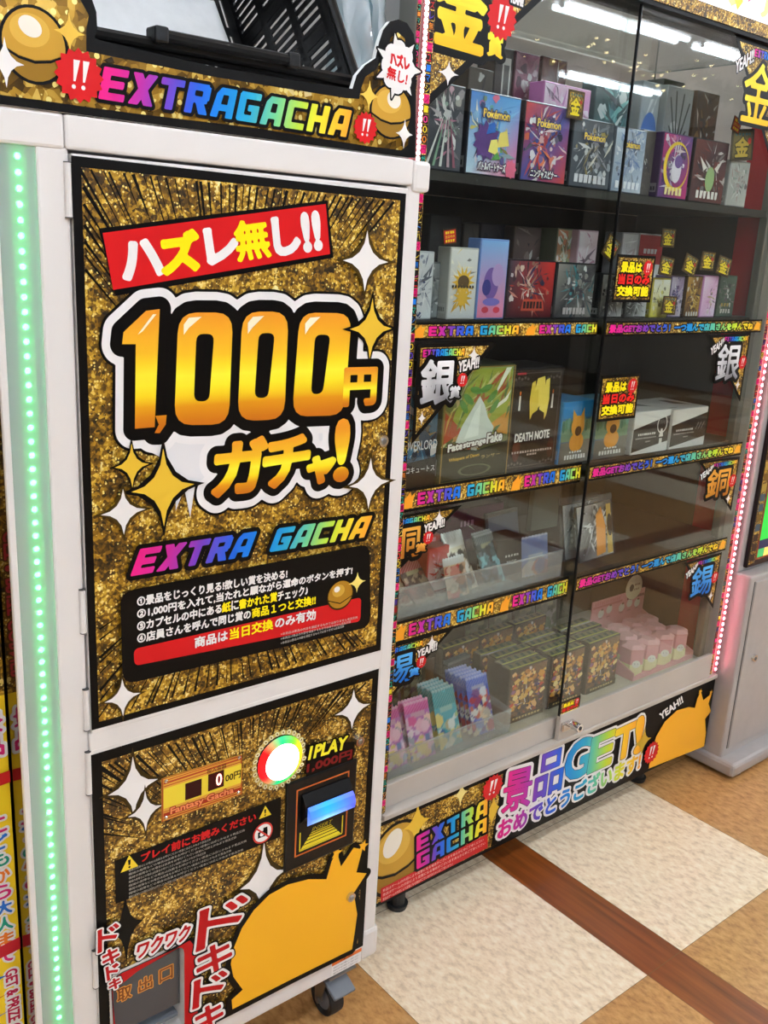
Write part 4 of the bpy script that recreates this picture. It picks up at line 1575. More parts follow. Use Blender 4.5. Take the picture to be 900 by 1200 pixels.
# kick board with the big printed sign
P = lambda u, v: on_y(u, v, CYF)
q = MB()
q.box(CX0, CX1, CYF, CYF + .008, .0785, .2845, BLACK)
A = Art(q, front(CYF), PRINT, .0002)
A.poly([(CX0 + .006, .088), (CX1 - .008, .088), (CX1 - .008, .270), (CX0 + .006, .270)], K, GOLDFINE)
A.poly([P(590, 903), P(838, 797), P(826, 872), P(760, 900), P(744, 912), P(575, 992)], lin((30, 24, 14)), BLACK)
gold_ball(A, P, 464, 1006, 29, 40, (460, 988), (10, 16))
pstar(A, P, 488, 965, 15, 26, lin((226, 184, 60)))
pstar(A, P, 540, 930, 8, 15, lin((246, 226, 140)))
pstar(A, P, 577, 950, 12, 18, lin((226, 184, 60)))
A.poly([P(446, 1041), P(571, 977), P(571, 993), P(446, 1057.5)], lin((196, 40, 40)))
for k in range(3):
    v0 = 1045.5 + k * 5
    A.text('景品はゲームの内容により変更になる場合がございますあらかじめご了承ください', P(448, v0), P((566, 568, 530)[k], v0 - ((566, 568, 530)[k] - 448) * .512), P(448, v0 - 3.4), lin((240, 200, 190)))
o7 = [(.0075, K)]
block(A, 'EXTRA', P(488, 999), P(570, 954), P(488, 980), rb(0, 1), o7, .001)
block(A, 'GACHA', P(488, 1018), P(569, 974), P(488, 1001), rb(0, 1), o7, .001)
KL = [('景', (587, 953), (619, 943), (592, 906), 0.0, .16), ('品', (624, 938), (656, 924), (630, 887), .2, .36), ('G', (660, 917), (688, 904), (665, 874), .46, .6), ('E', (688, 905), (714, 893), (694, 866), .62, .84), ('T', (717, 893), (741, 881), (722, 856), .90, 1.0), ('!', (742, 883), (750, 879), (746, 842), .96, 1.0)]
shp = []
for ch, a_, b_, c_, r0, r1 in KL:
    shp.append(gl_shape(glyphs(ch), P(*a_), P(*b_), P(*c_)))
sub_ = gl_shape(glyphs('おめでとうございます!'), P(582, 983), P(748, 900), P(584, 961))
A.shapes(shp + [sub_], [(.0165, K)], cell=.002)
A.shapes(shp, [(.0125, WH)], cell=.002)
A.shapes([sub_], [(.0085, WH)], cell=.002)
for (ch, a_, b_, c_, r0, r1), sh in zip(KL, shp):
    x0_, x1_ = P(*a_)[0], P(*b_)[0]
    A.shapes([sh], [(.0012 + (.0026 if ch in '景品' else .0050), lin((40, 30, 60)))], (lambda x0_, x1_, r0, r1: (lambda a, b_: rainbow(r0 + (r1 - r0) * (a - x0_) / (x1_ - x0_))))(x0_, x1_, r0, r1), cell=.0012, bold=.0026 if ch in '景品' else .0050)
x0_, x1_ = P(582, 983)[0], P(748, 900)[0]
A.shapes([sub_], [], lambda a, b_: rainbow((a - x0_) / (x1_ - x0_)), cell=.0012, bold=.0022)
OR2 = lin((246, 176, 48))
sun = [P(*k) for k in ((759, 900), (762, 880), (768, 862), (778, 845), (792, 832), (806, 828), (813, 829), (816, 818), (820, 810), (823, 820), (833, 812), (829, 824), (832, 833), (825, 842), (826, 858), (824, 874))]
A.poly(sun, OR2)
for u, v in ((819.5, 810), (832, 811)):
    c0 = P(u, v)
    A.poly(burst(c0[0], c0[1], .004, .010, 5), OR2)
bang_burst(A, P, 576, 922, .033)
bang_burst(A, P, 762, 881, .033)
A.text('YEAH!!', P(773, 843), P(799, 822), P(771, 836), WH, bold=.0012)
pstar(A, P, 752, 868, 9, 17, lin((200, 160, 50)))
q.build('kick_board', cab)
q = MB(); q.rbox(CX0, CX1, CYF - .004, CYF + .0, .2815, .286, .001, ALU); q.build('kick_trim', cab)

# header light box
q = MB()
HY = .122
q.box(CX0 - .004, CX1 + .006, HY, .20, 1.852, 2.16, BLACK)
A = Art(q, front(HY), LIT, .0004)
A.poly([(CX0, 1.886), (CX1, 1.886), (CX1, 2.15), (CX0, 2.15)], lin((250, 236, 226)))
rnd = random.Random(8)
HP = [(236, 80, 120), (250, 170, 60), (250, 240, 230), (220, 60, 60), (90, 70, 120), (255, 220, 120), (250, 250, 250), (230, 130, 170)]
for k in range(150):
    x_, z_ = rnd.uniform(CX0 + .02, CX1 - .02), rnd.uniform(1.90, 2.13)
    r_ = rnd.uniform(.008, .03)
    A.raw([(max(CX0, min(CX1, x_ + r_ * rnd.uniform(.5, 1.5) * cos(t))), max(1.888, min(2.15, z_ + r_ * rnd.uniform(.5, 1.5) * sin(t)))) for t in [j * pi / 4 for j in range(8)]], [tuple(range(8))], lin(rnd.choice(HP)))
A.mat = PRINT
A.poly([(CX0, 1.860), (CX1, 1.860), (CX1, 1.884), (CX0, 1.884)], K, GOLDFINE)
for k in range(5):
    xa = CX0 + .02 + k * .245
    block(A, 'EXTRA', (xa, 1.8635), (xa + .105, 1.8635), (xa, 1.8805), rb(0, .42), [(.003, K)], .0006, 12)
    block(A, 'GACHA', (xa + .125, 1.8635), (xa + .22, 1.8635), (xa + .125, 1.8805), rb(.48, 1), [(.003, K)], .0006, 12)
    A.h = .0006
q.build('header_sign', cab)


# sliding doors
def pane(name, x0, x1, y, rail_z0, rail_z1):
    d = MB()
    d.box(x0, x1, y, y + .005, rail_z1 - .004, 1.853, GLASS)
    o = d.build(name, cab)
    r_ = MB()
    r_.rbox(x0, x1, y - .003, y + .009, rail_z0, rail_z1, .0015, ALU)
    r_.build('door_rail', o)
    return o


left_door = pane('glass_door', .6505, 1.184, PXL, .297, .349)
right_door = pane('glass_door', 1.168, 1.7965, PXR, .2865, .3645)
q = MB(); q.box(1.1665, 1.1690, PXR - .0005, PXR + .0055, .36, 1.853, BLACKP); q.build('edge_seal', right_door)
q = MB()
c0 = on_y(667, 856, PXR)
q.rbox(1.170, 1.212, PXR - .012, PXR - .003, .322, .344, .003, CHROME)
q.cyl((1.205, PXR - .034, .333), (1.205, PXR - .008, .333), .0105, .0115, CHROME, 18)
q.cyl((1.205, PXR - .035, .333), (1.205, PXR - .034, .333), .005, .005, SEAM, 12)
q.build('lock', right_door)


def band(par, x0, x1, z0, z1, y, left):
    q = MB()
    A = Art(q, front(y), PRINT, .0002)
    A.poly([(x0, z0), (x1, z0), (x1, z1), (x0, z1)], K, BLACK)
    h = z1 - z0
    A.poly([(x0 + .002, z0 + h * .13), (x1 - .002, z0 + h * .13), (x1 - .002, z1 - h * .13), (x0 + .002, z1 - h * .13)], K, GOLDFINE)
    b0, b1 = z0 + h * .25, z1 - h * .25
    if left:
        def icon(xa):
            A.poly([(xa, b0 - h * .1), (xa + .026, b0 - h * .1), (xa + .026, b0 + h * .15), (xa + .031, b1 + h * .05), (xa + .022, b1 - h * .1), (xa + .019, b1 + h * .12), (xa + .013, b1 - h * .05), (xa + .004, b0 + h * .3)], lin((240, 160, 40)))
        o3 = [(.0022, K)]
        icon(x0 + .004)
        block(A, 'EXTRA', (x0 + .042, b0), (x0 + .150, b0), (x0 + .042, b1), rb(0, .42), o3, .0006, 14)
        block(A, 'GACHA', (x0 + .170, b0), (x0 + .272, b0), (x0 + .170, b1), rb(.48, 1), o3, .0006, 14)
        icon(x0 + .293)
        block(A, 'EXTRA', (x0 + .332, b0), (x0 + .424, b0), (x0 + .332, b1), rb(0, .42), o3, .0006, 14)
        block(A, 'GACH', (x0 + .442, b0), (x1 - .004, b0), (x0 + .442, b1), rb(.48, .9), o3, .0006, 14)
    else:
        A.text('景品GETおめでとう！一つ選んで店員さんを呼んでね', (x0 + .012, b0), (x1 - .04, b0), (x0 + .012, b1), rb(0, .93), [(.0028, K)], bold=.0011, q=16)
        A.poly([(x1 - .034, b0 - h * .05), (x1 - .008, b0 - h * .05), (x1 - .006, b1 - h * .05), (x1 - .014, b1), (x1 - .02, b1 + h * .08), (x1 - .028, b1 - h * .1)], lin((244, 176, 50)))
    q.build('printed_band', par)


for z0, z1 in ((1.233, 1.266), (.924, .960), (.668, .706)):
    band(right_door, 1.171, 1.778, z0 - .002, z1 - .004, PXR, False)
for uv in (((488, 378), (488, 399)), ((477, 573), (478, 600)), ((465, 729), (463, 756))):
    zt, zb_ = on_y(*uv[0], PXL)[1], on_y(*uv[1], PXL)[1]
    band(left_door, .654, 1.1645, zb_, zt, PXL, True)


def corner_tag(par, tl, tr, b, y, ch, cols, mirror=False, big=False):
    """triangular corner sticker naming a prize rank"""
    q = MB()
    A = Art(q, front(y), PRINT, .0002)
    tl, tr, b = on_y(*tl, y), on_y(*tr, y), on_y(*b, y)
    if mirror:
        pts = [tr, tl, (tr[0], b[1])]
        w, h = tr[0] - tl[0], tr[1] - b[1]
        x0, z1 = tl[0], tr[1]
    else:
        tl = (.672 if ch == '銀' else tl[0] if big else tr[0] - .199, (tl[1] + tr[1]) / 2)
        pts = [tl, (tr[0], tl[1]), (tl[0], b[1])]
        w, h = tr[0] - tl[0], tl[1] - b[1]
        x0, z1 = tl[0], tl[1]
    A.poly(pts, K, BLACK)
    c_ = (sum(p_[0] for p_ in pts) / 3, sum(p_[1] for p_ in pts) / 3)
    if mirror:
        c_ = (x0 + w * .72, z1 - h * .29)
    else:
        c_ = (x0 + w * .28, z1 - h * .29)
    A.poly([((p_[0] - c_[0]) * .86 + c_[0], (p_[1] - c_[1]) * .86 + c_[1]) for p_ in pts], K, GOLDFINE)
    X = (lambda s_: x0 + w * s_) if not mirror else (lambda s_: x0 + w * s_)
    Z = lambda t: z1 - h * t
    lo, hi = [lin(c) for c in cols]
    ramp_ = lambda s_, t: mix(lo, hi, min(1, max(0, .5 + .8 * (t - .5) + .5 * sin(6 * s_ + 4 * t) * .35)))
    if mirror:
        block(A, 'EXTRAGACHA', (X(.38), Z(.115)), (X(.93), Z(.115)), (X(.38), Z(.055)), rb(0, 1), [(.0022, K)], .0004, 10)
        A.text('YEAH!!', (X(.10), Z(.30)), (X(.38), Z(.16)), (X(.08), Z(.20)), WH, [(.0022, K)], .0008)
        A.text(ch, (X(.28), Z(.66)), (X(.82), Z(.66)), (X(.28), Z(.16)), ramp_, [(.0085, K)], .0014, q=30)
        bang_burst(A, lambda u, v: (u, v), X(.90), Z(.42), w * .10)
        pstar(A, lambda u, v: (X(.86) + u * .001, Z(.74) + v * .001), 0, 0, 11, 15, WH)
    elif not big:
        block(A, 'EXTRAGACHA', (X(.07), Z(.13)), (X(.58), Z(.13)), (X(.07), Z(.06)), rb(0, 1), [(.0022, K)], .0004, 10)
        A.text('YEAH!!', (X(.52), Z(.30)), (X(.78), Z(.26)), (X(.52), Z(.19)), WH, [(.003, K)], .0008)
        A.text(ch, (X(.07), Z(.60)), (X(.47), Z(.60)), (X(.07), Z(.17)), ramp_, [(.009, K)], .0026 if ch == '銀' else .0011, q=34)
        A.text('賞', (X(.43), Z(.56)), (X(.56), Z(.56)), (X(.43), Z(.44)), ramp_, [(.004, K)], .0008)
        bang_burst(A, lambda u, v: (u, v), X(.58), Z(.38), w * .07)
        pstar(A, lambda u, v: (X(.70) + u * .001, Z(.13) + v * .001), 0, 0, 14, 17, WH)
        pstar(A, lambda u, v: (X(.10) + u * .001, Z(.74) + v * .001), 0, 0, 10, 14, WH)
    else:
        g_ = lambda u, v: on_y(u, v, y)
        A.text(ch, g_(508, 47), g_(566, 64), g_(512, -42), ramp_, [(.013, K)], .0045)
        A.text('賞', g_(571, 64), g_(588, 69), g_(572, 36), ramp_, [(.008, K)], .0016)
        bang_burst(A, g_, 588, 21, .036)
        pstar(A, g_, 525, 86, 12, 15, WH)
        A.text('YEAH!!', g_(597, 2), g_(612, 8), g_(598, -8), WH, [(.004, K)], .001)
    q.build('corner_sticker', par)


SIL, COP, TIN, GLD = ((120, 120, 124), (250, 250, 250)), ((176, 104, 26), (240, 176, 70)), ((20, 100, 190), (90, 180, 240)), ((244, 184, 28), (252, 240, 70))
corner_tag(left_door, (505, -62), (668, -48), (501.5, 133), PXL, '金', GLD, big=True)
corner_tag(left_door, (489, 401), (582, 402), (483, 521), PXL, '銀', SIL)
corner_tag(left_door, (475, 600), (541, 595), (470.7, 687), PXL, '銅', COP)
corner_tag(left_door, (465.7, 753), (531.7, 737), (459.6, 833), PXL, '錫', TIN)
corner_tag(right_door, (831, 393), (880, 389.5), (868, 471), PXR, '銀', SIL, True)
corner_tag(right_door, (819, 541), (867, 535), (853, 600), PXR, '銅', COP, True)
corner_tag(right_door, (802, 660), (846, 647), (836, 713), PXR, '錫', TIN, True)
corner_tag(right_door, (861, 40), (925, 62), (905, 195), PXR, '金', GLD, True)


def notice(par, quad_, y):
    q = MB()
    A = Art(q, front(y), PRINT, .0002)
    p_ = [on_y(u, v, y) for u, v in quad_]
    x0, x1 = (p_[0][0] + p_[3][0]) / 2, (p_[1][0] + p_[2][0]) / 2
    z0, z1 = (p_[0][1] + p_[1][1]) / 2, (p_[2][1] + p_[3][1]) / 2
    w, h = x1 - x0, z1 - z0
    A.poly([(x0, z0), (x1, z0), (x1, z1), (x0, z1)], lin((40, 16, 12)), BLACK)
    e = w * .045
    A.poly([(x0 + e, z0 + e), (x1 - e, z0 + e), (x1 - e, z1 - e), (x0 + e, z1 - e)], K, GOLDFINE)
    r_ = w * .022
    A.text('景品は', (x0 + w * .14, z0 + h * .64), (x0 + w * .66, z0 + h * .64), (x0 + w * .14, z0 + h * .84), YEL, [(r_, K)], r_ * .45)
    A.text('当日のみ', (x0 + w * .10, z0 + h * .39), (x0 + w * .90, z0 + h * .39), (x0 + w * .10, z0 + h * .59), lin((226, 36, 30)), [(r_, K)], r_ * .45)
    A.text('交換可能', (x0 + w * .10, z0 + h * .14), (x0 + w * .90, z0 + h * .14), (x0 + w * .10, z0 + h * .34), YEL, [(r_, K)], r_ * .45)
    bang_burst(A, lambda u, v: (u, v), x0 + w * .82, z0 + h * .74, w * .13)
    q.build('notice_sticker', par)


notice(right_door, ((716.5, 355), (762.5, 353.5), (768, 300), (723.5, 298)), PXR)
notice(right_door, ((698.7, 494), (744, 490.5), (750.5, 437), (705, 441.5)), PXR)
notice(right_door, ((656, 843.5), (679, 834), (679.5, 816), (657, 823)), PXR)


# =================================================================== PRIZES
def bars(A, a0, a1, b, n, h, col, seed=1):
    """small print too fine to read: short strokes along a line"""
    rnd = random.Random(seed)
    x = a0
    w = (a1 - a0) / n
    for i in range(n):
        A.raw([(x + w * .1, b), (x + w * rnd.uniform(.6, .95), b), (x + w * rnd.uniform(.6, .95), b + h), (x + w * .1, b + h)], [(0, 1, 2, 3)], col)
        x += w


def prize_box(label, x0, x1, zb, h, y, d, side, pal, seed, titles=(), extra=None, n=34, bg=None, name='prize_box', group=None, cat='prize box', mat_=None, rot=0.0, art=True):
    w = x1 - x0
    q = MB()
    mt = mat_ or SHRINK
    q.rbox(-w / 2, w / 2, -d / 2, d / 2, 0, h, min(.0016, d * .1), mt, lin(side), 1)
    A = Art(q, lambda a, b_, hh: (a, -d / 2 - hh, b_), mt, .0002)
    e = .003
    if art:
        fan_art(A, -w / 2 + e, e, w / 2 - e, h - e, pal, seed, n, bg)
    if extra:
        extra(A, w, h)
    for t in titles:
        body, s0, s1, t0, t1, col = t[:6]
        A.text(body, (w * (s0 - .5), h * t0), (w * (s1 - .5), h * t0), (w * (s0 - .5), h * t1), col if callable(col) else lin(col), [(h * .012, lin(t[6]))] if len(t) > 6 else (), h * .004 if len(t) > 6 else 0.0, q=14)
    # printed left side and a barcode-like block low on it
    B = Art(q, lambda a, b_, hh: (-w / 2 - hh, -a, b_), mt, .0002)
    if d > .03:
        c = lin(pal[-1]) if pal else lin(side)
        B.poly([(-d / 2 + .004, h * .08), (d / 2 - .004, h * .08), (d / 2 - .004, h * .22), (-d / 2 + .004, h * .22)], mix(lin(side), (.8, .8, .8), .25))
        bars(B, -d / 2 + .006, d / 2 - .006, h * .11, 5, h * .06, mix(lin(side), (.02, .02, .02), .6), seed)
    o = q.build(name, origin=(0, 0, 0))
    o.location = (x0 + w / 2, y + d / 2, zb + .0004)
    o.rotation_euler.z = rot
    return tag(o, label, cat, group)


S1, S2, S3, S4 = SHZ
TG = 'boxed prizes in the front row of the top shelf'
GREYD, GREYL = (58, 60, 66), (176, 180, 186)
YELT = (246, 206, 70)
PK = ('Pokémon', .26, .76, .70, .80, YELT, (40, 60, 130))
# top shelf, front row
prize_box('dark grey box with pale green streaks beside the left post, top shelf', .672, .762, S1, .139, .168, .05, (46, 48, 54), [(64, 66, 74), (90, 92, 100), (150, 176, 160), (210, 200, 205), (196, 120, 150)], 2, group=TG, extra=lambda A, w, h: [A.poly([(w * a, h * .05), (w * (a + .07), h * .05), (w * b, h * .62), (w * (b - .015), h * .62)], lin(c)) for a, b, c in ((-.45, -.05, (214, 214, 210)), (-.28, .0, (120, 150, 128)), (-.1, .04, (206, 210, 206)), (.1, .08, (180, 150, 160)), (.26, .12, (150, 90, 110)))])
prize_box('sky blue box with yellow logo and purple round burst on the top shelf', .769, .898, S1, .138, .165, .045, (30, 34, 44), [(84, 146, 206), (130, 186, 226), (70, 110, 190), (226, 206, 90), (96, 60, 130), (220, 110, 140), (120, 180, 90)], 3, [PK, ('バトルパートナーズ', .22, .76, .07, .17, (238, 238, 238), (70, 40, 80))], bg=[(190, 214, 232), (226, 110, 150), (90, 160, 220), (70, 130, 206)], group=TG,
          extra=lambda A, w, h: [A.poly(burst(-w * .14, h * .42, w * .20, w * .27, 11), lin((92, 60, 126))), A.poly([(w * .06, h * .36), (w * .30, h * .40), (w * .24, h * .58), (w * .10, h * .54)], lin((236, 214, 110))), A.poly([(-w * .1, h * .30), (w * .1, h * .26), (w * .06, h * .46), (-w * .06, h * .44)], lin((240, 226, 120))), A.poly([(-w * .04, h * .20), (w * .14, h * .22), (w * .08, h * .31)], lin((90, 160, 80))), A.poly([(-w * .16, h * .5), (w * .02, h * .54), (-w * .02, h * .66), (-w * .12, h * .62)], lin((50, 110, 200))), A.poly(burst(w * .36, h * .12, w * .10, w * .13, 9), lin((226, 110, 140)))])
prize_box('box of red, navy and white streaks with a white bottom title on the top shelf', .908, 1.035, S1, .138, .165, .045, (34, 34, 44), [(70, 84, 160), (200, 70, 60), (226, 224, 230), (50, 60, 110), (230, 130, 90), (130, 110, 170)], 4, [PK, ('ニンジャスピナー', .2, .78, .06, .16, (240, 240, 240), (40, 30, 70))], n=52, group=TG)
prize_box('slate grey box with silver streaks and yellow logo on the top shelf', 1.044, 1.169, S1, .126, .165, .045, (40, 42, 48), [(70, 76, 86), (96, 102, 112), (190, 196, 206), (150, 150, 160), (170, 150, 90)], 5, [PK], n=44, group=TG, extra=lambda A, w, h: bars(A, -w * .4, w * .4, h * .08, 7, h * .12, lin((220, 220, 226)), 5))
prize_box('pale icy blue box behind the seam of the glass doors on the top shelf', 1.173, 1.275, S1, .124, .165, .045, (90, 96, 108), [(150, 166, 190), (196, 206, 220), (120, 140, 180), (226, 230, 236), (90, 120, 180)], 6, [PK], n=48, group=TG, extra=lambda A, w, h: bars(A, -w * .4, w * .4, h * .07, 6, h * .11, lin((236, 238, 244)), 6))
prize_box('narrow dark brown box between the icy blue and purple boxes on the top shelf', 1.281, 1.326, S1, .130, .18, .05, (52, 48, 46), [(66, 60, 58), (90, 84, 80), (60, 56, 66)], 7, n=12, group=TG)
prize_box('purple box with a yellow ring on the top shelf', 1.331, 1.438, S1, .131, .165, .045, (60, 40, 80), [(90, 60, 130), (190, 40, 110), (60, 40, 100), (230, 226, 236), (150, 80, 160)], 8, group=TG, extra=lambda A, w, h: [A.poly(ell(.0, h * .5, w * .42, h * .38), lin((236, 200, 50)), holes=[ell(.004, h * .51, w * .36, h * .33)[::-1]]), A.poly(ell(w * .02, h * .45, w * .16, h * .2), lin((226, 220, 230))), A.poly(ell(w * .06, h * .58, w * .13, h * .1), lin((110, 80, 150))), bars(A, -w * .3, w * .3, h * .06, 5, h * .12, lin((240, 226, 160)), 8)])
prize_box('dark maroon box with white horns shape and green centre on the top shelf', 1.447, 1.578, S1, .132, .165, .045, (40, 32, 34), [(70, 44, 50), (110, 50, 44), (196, 190, 186), (50, 40, 50), (150, 60, 50)], 9, group=TG, extra=lambda A, w, h: [A.poly(ell(w * .02, h * .38, w * .13, h * .2), lin((150, 180, 120))), A.poly([(-w * .2, h * .5), (-w * .34, h * .72), (-w * .1, h * .56)], lin((226, 220, 214))), A.poly([(w * .2, h * .5), (w * .36, h * .74), (w * .12, h * .56)], lin((226, 220, 214))), bars(A, -w * .34, w * .34, h * .07, 6, h * .12, lin((240, 236, 230)), 9)])
prize_box('pale washed-out box beside the red board at the right end of the top shelf', 1.592, 1.676, S1, .100, .165, .04, (150, 150, 150), [(170, 170, 166), (196, 196, 190), (170, 140, 140), (130, 150, 140)], 10, n=30, group=TG)
# top shelf, back row
BG_ = 'boxed prizes standing behind the front row of the top shelf'


def back_box(label, u0, u1, vt, y, d, side, pal, seed, zb=S1, grp=BG_, **k):
    z = on_y((u0 + u1) / 2, vt, y)[1]
    x0, x1 = on_y(u0, vt + 20, y)[0], on_y(u1, vt + 20, y)[0]
    return prize_box(label, x0, x1, zb, z - zb, y, d, side, pal, seed, group=grp, **k)


back_box('dark upright box behind the leftmost boxes of the top shelf', 548, 578, 80, .30, .05, (62, 56, 54), [(80, 72, 70), (96, 88, 84), (70, 60, 66)], 21, n=10)
back_box('dark box with a white window label behind the sky blue box', 580, 602, 56, .31, .05, (54, 48, 52), [(66, 58, 62), (90, 80, 84)], 22, n=8, extra=lambda A, w, h: [A.poly([(-w * .1, h * .45), (w * .35, h * .45), (w * .35, h * .93), (-w * .1, h * .93)], lin((214, 214, 210))), A.poly([(-w * .02, h * .52), (w * .27, h * .52), (w * .27, h * .88), (-w * .02, h * .88)], lin((110, 106, 106)))])
back_box('plum coloured foil box behind the sky blue and red boxes', 603, 632, 62, .31, .05, (90, 50, 70), [(130, 70, 100), (170, 120, 140), (90, 60, 80), (200, 180, 190)], 23, n=44)
back_box('dark brown box with a gold crest behind the red and navy box', 634, 664, 68, .33, .05, (70, 40, 44), [(84, 44, 48), (110, 60, 60), (150, 120, 70)], 24, n=22)
back_box('pink and white sparkling box behind the red and slate boxes', 636, 692, 100, .25, .04, (190, 110, 170), [(220, 150, 200), (240, 220, 236), (190, 110, 180), (236, 190, 220)], 25, n=40)
back_box('teal dragon-scale patterned box behind the slate grey box', 698, 742, 94, .27, .04, (50, 76, 80), [(60, 100, 104), (40, 64, 70), (120, 180, 180), (90, 150, 160)], 26, n=56)
back_box('pale box with a round blue patch behind the glass door seam', 752, 775, 96, .27, .04, (150, 156, 160), [(176, 180, 182), (150, 160, 170)], 27, n=8, extra=lambda A, w, h: A.poly(ell(0, h * .55, w * .4, h * .2), lin((70, 110, 180))))
back_box('silver grey box with black branching shape behind the purple box', 781, 812, 102, .25, .04, (130, 132, 132), [(160, 162, 162), (130, 132, 134)], 28, n=6, extra=lambda A, w, h: [A.poly([(w * (a - .02), h * .45), (w * (a + .04), h * .45), (w * (b + .05), h * c), (w * b, h * c)], lin((46, 46, 46))) for a, b, c in ((0, -.4, .9), (0, -.2, .96), (0, .1, .95), (0, .34, .88), (-.02, -.36, .66), (.02, .3, .64), (0, -.02, .1))])
back_box('brown and gold foil box behind the maroon box', 815, 842, 108, .25, .04, (84, 58, 40), [(96, 66, 44), (60, 40, 30), (150, 110, 60), (110, 60, 40)], 29, n=40)
back_box('low dark box behind the purple and maroon boxes', 776, 801, 94, .36, .05, (96, 96, 96), [(116, 116, 114), (90, 90, 92)], 30, n=6)


def price_card(label, u, v, su, sv, y, ch='金', tilt=0.0, dim=False, group=None, zb=None, red=False):
    """small gold card naming the prize rank, propped up"""
    x, z = on_y(u, v, y)
    w = abs(on_y(u + su, v, y)[0] - on_y(u - su, v, y)[0])
    h = abs(on_y(u, v - sv, y)[1] - on_y(u, v + sv, y)[1])
    q = MB()
    q.box(-w / 2, w / 2, -.0006, .0006, 0, h, MATTE, lin((60, 40, 20)))
    A = Art(q, lambda a, b_, hh: (a, -.0006 - hh, b_), MATTE, .0001)
    A.poly([(-w / 2, 0), (w / 2, 0), (w / 2, h), (-w / 2, h)], lin((70, 46, 16) if not dim else (60, 54, 40)))
    if red:
        A.poly([(-w * .42, h * .08), (w * .42, h * .08), (w * .42, h * .92), (-w * .42, h * .92)], lin((196, 36, 30)))
        A.text('当日のみ', (-w * .34, h * .4), (w * .34, h * .4), (-w * .34, h * .6), YEL)
        bars(A, -w * .34, w * .34, h * .68, 4, h * .16, YEL, 2)
        bars(A, -w * .34, w * .34, h * .14, 4, h * .16, YEL, 3)
    else:
        A.poly([(-w * .42, h * .08), (w * .42, h * .08), (w * .42, h * .92), (-w * .42, h * .92)], lin((190, 140, 40) if not dim else (104, 90, 52)), GOLDFINE if not dim else None)
        A.text(ch, (-w * .32, h * .14), (w * .28, h * .14), (-w * .32, h * .74), lin((250, 220, 40) if not dim else (190, 160, 60)), [(w * .03, K)], w * .018, q=14)
        A.poly(ell(w * .3, h * .62, w * .08, w * .08, 10), lin((205, 40, 36)))
        bars(A, -w * .36, w * .36, h * .80, 5, h * .08, lin((60, 110, 120)), 4)
    # little stand leg
    q.box(-.003, .003, .0006, .0022, 0, h * .6, MATTE, lin((60, 50, 30)))
    o = q.build('rank_card', origin=(0, 0, 0))
    o.location = (x, y, z - h / 2 if zb is None else zb)
    o.rotation_euler = (0, tilt, 0)
    return tag(o, label, 'card', group)


RG = 'small gold rank cards among the prizes'
price_card('gold rank card stuck over the slate grey box of the top shelf', 674.5, 123, 9.5, 17, .158, group=RG)
price_card('large dim gold rank card beside the red board on the top shelf', 871, 170, 13, 19, .158, dim=True, tilt=-.12, group=RG)
price_card('tiny red notice card standing over the dim gold rank card', 862, 146, 5, 9, .156, red=True, tilt=.25, group=RG)

# second shelf, front row
MG = 'boxed prizes in the front row of the second shelf'
prize_box('silver and blue foil box beside the left post on the second shelf', .664, .722, S2 + 0 if False else SHZ[1], .118, .175, .05, (190, 192, 196), [(206, 208, 212), (226, 228, 230), (60, 70, 110), (150, 156, 170)], 41, n=30, group=MG)
prize_box('narrow grey box left of the tall white and gold box', .722, .752, SHZ[1], .100, .19, .05, (96, 98, 100), [(120, 124, 126), (150, 154, 154), (96, 100, 104)], 42, n=12, group=MG)
prize_box('tall slim white box with gold sunburst print on the second shelf', .7545, .826, SHZ[1], .128, .17, .035, (190, 190, 184), [(216, 214, 204), (226, 200, 110), (240, 236, 220), (206, 160, 60)], 43, n=16, bg=[(200, 202, 204), (200, 202, 204), (222, 222, 220), (222, 222, 220)], group=MG, extra=lambda A, w, h: [A.poly(burst(0, h * .52, w * .22, w * .42, 14), lin((226, 180, 60))), A.poly(ell(0, h * .53, w * .2, h * .09), lin((96, 76, 50))), A.poly(burst(0, h * .3, w * .16, w * .36, 11), lin((214, 170, 60))), bars(A, -w * .4, w * .4, h * .44, 8, h * .04, lin((70, 60, 50)), 3)])
prize_box('tall slim box fading from blue to pink on the second shelf', .8285, .904, SHZ[1], .146, .17, .035, (110, 140, 200), [(120, 150, 210), (200, 130, 180), (90, 80, 140)], 44, n=0, bg=[(216, 120, 150), (226, 130, 160), (130, 176, 226), (120, 170, 224)], group=MG, extra=lambda A, w, h: [A.poly(ell(-w * .05, h * .45, w * .26, h * .2), lin((120, 90, 160))), A.poly(ell(w * .16, h * .56, w * .2, h * .14), lin((180, 150, 200))), A.poly(ell(-w * .2, h * .4, w * .15, h * .1), lin((60, 60, 130))), A.poly(ell(0, h * .22, w * .3, h * .05), lin((120, 110, 190))), A.poly(ell(-w * .2, h * .12, w * .12, h * .04), lin((206, 60, 80))), A.poly(ell(w * .2, h * .12, w * .12, h * .04), lin((206, 60, 80)))])
prize_box('dark box flaring red at its right side on the second shelf', .909, 1.043, SHZ[1], .112, .172, .05, (44, 34, 40), [(60, 44, 54), (190, 60, 50), (150, 120, 100), (220, 200, 180), (50, 50, 90)], 45, bg=[(60, 30, 40), (90, 20, 30), (196, 50, 44), (66, 60, 76)], n=36, group=MG, titles=[('BLACK STAR', .28, .84, .1, .2, (226, 190, 150), (90, 30, 30))] if False else [], extra=lambda A, w, h: [A.poly([(-w * .2, h * .14), (w * .3, h * .14), (w * .25, h * .34), (-w * .16, h * .34)], lin((196, 80, 60))), bars(A, -w * .16, w * .26, h * .18, 6, h * .12, lin((40, 20, 24)), 5)])
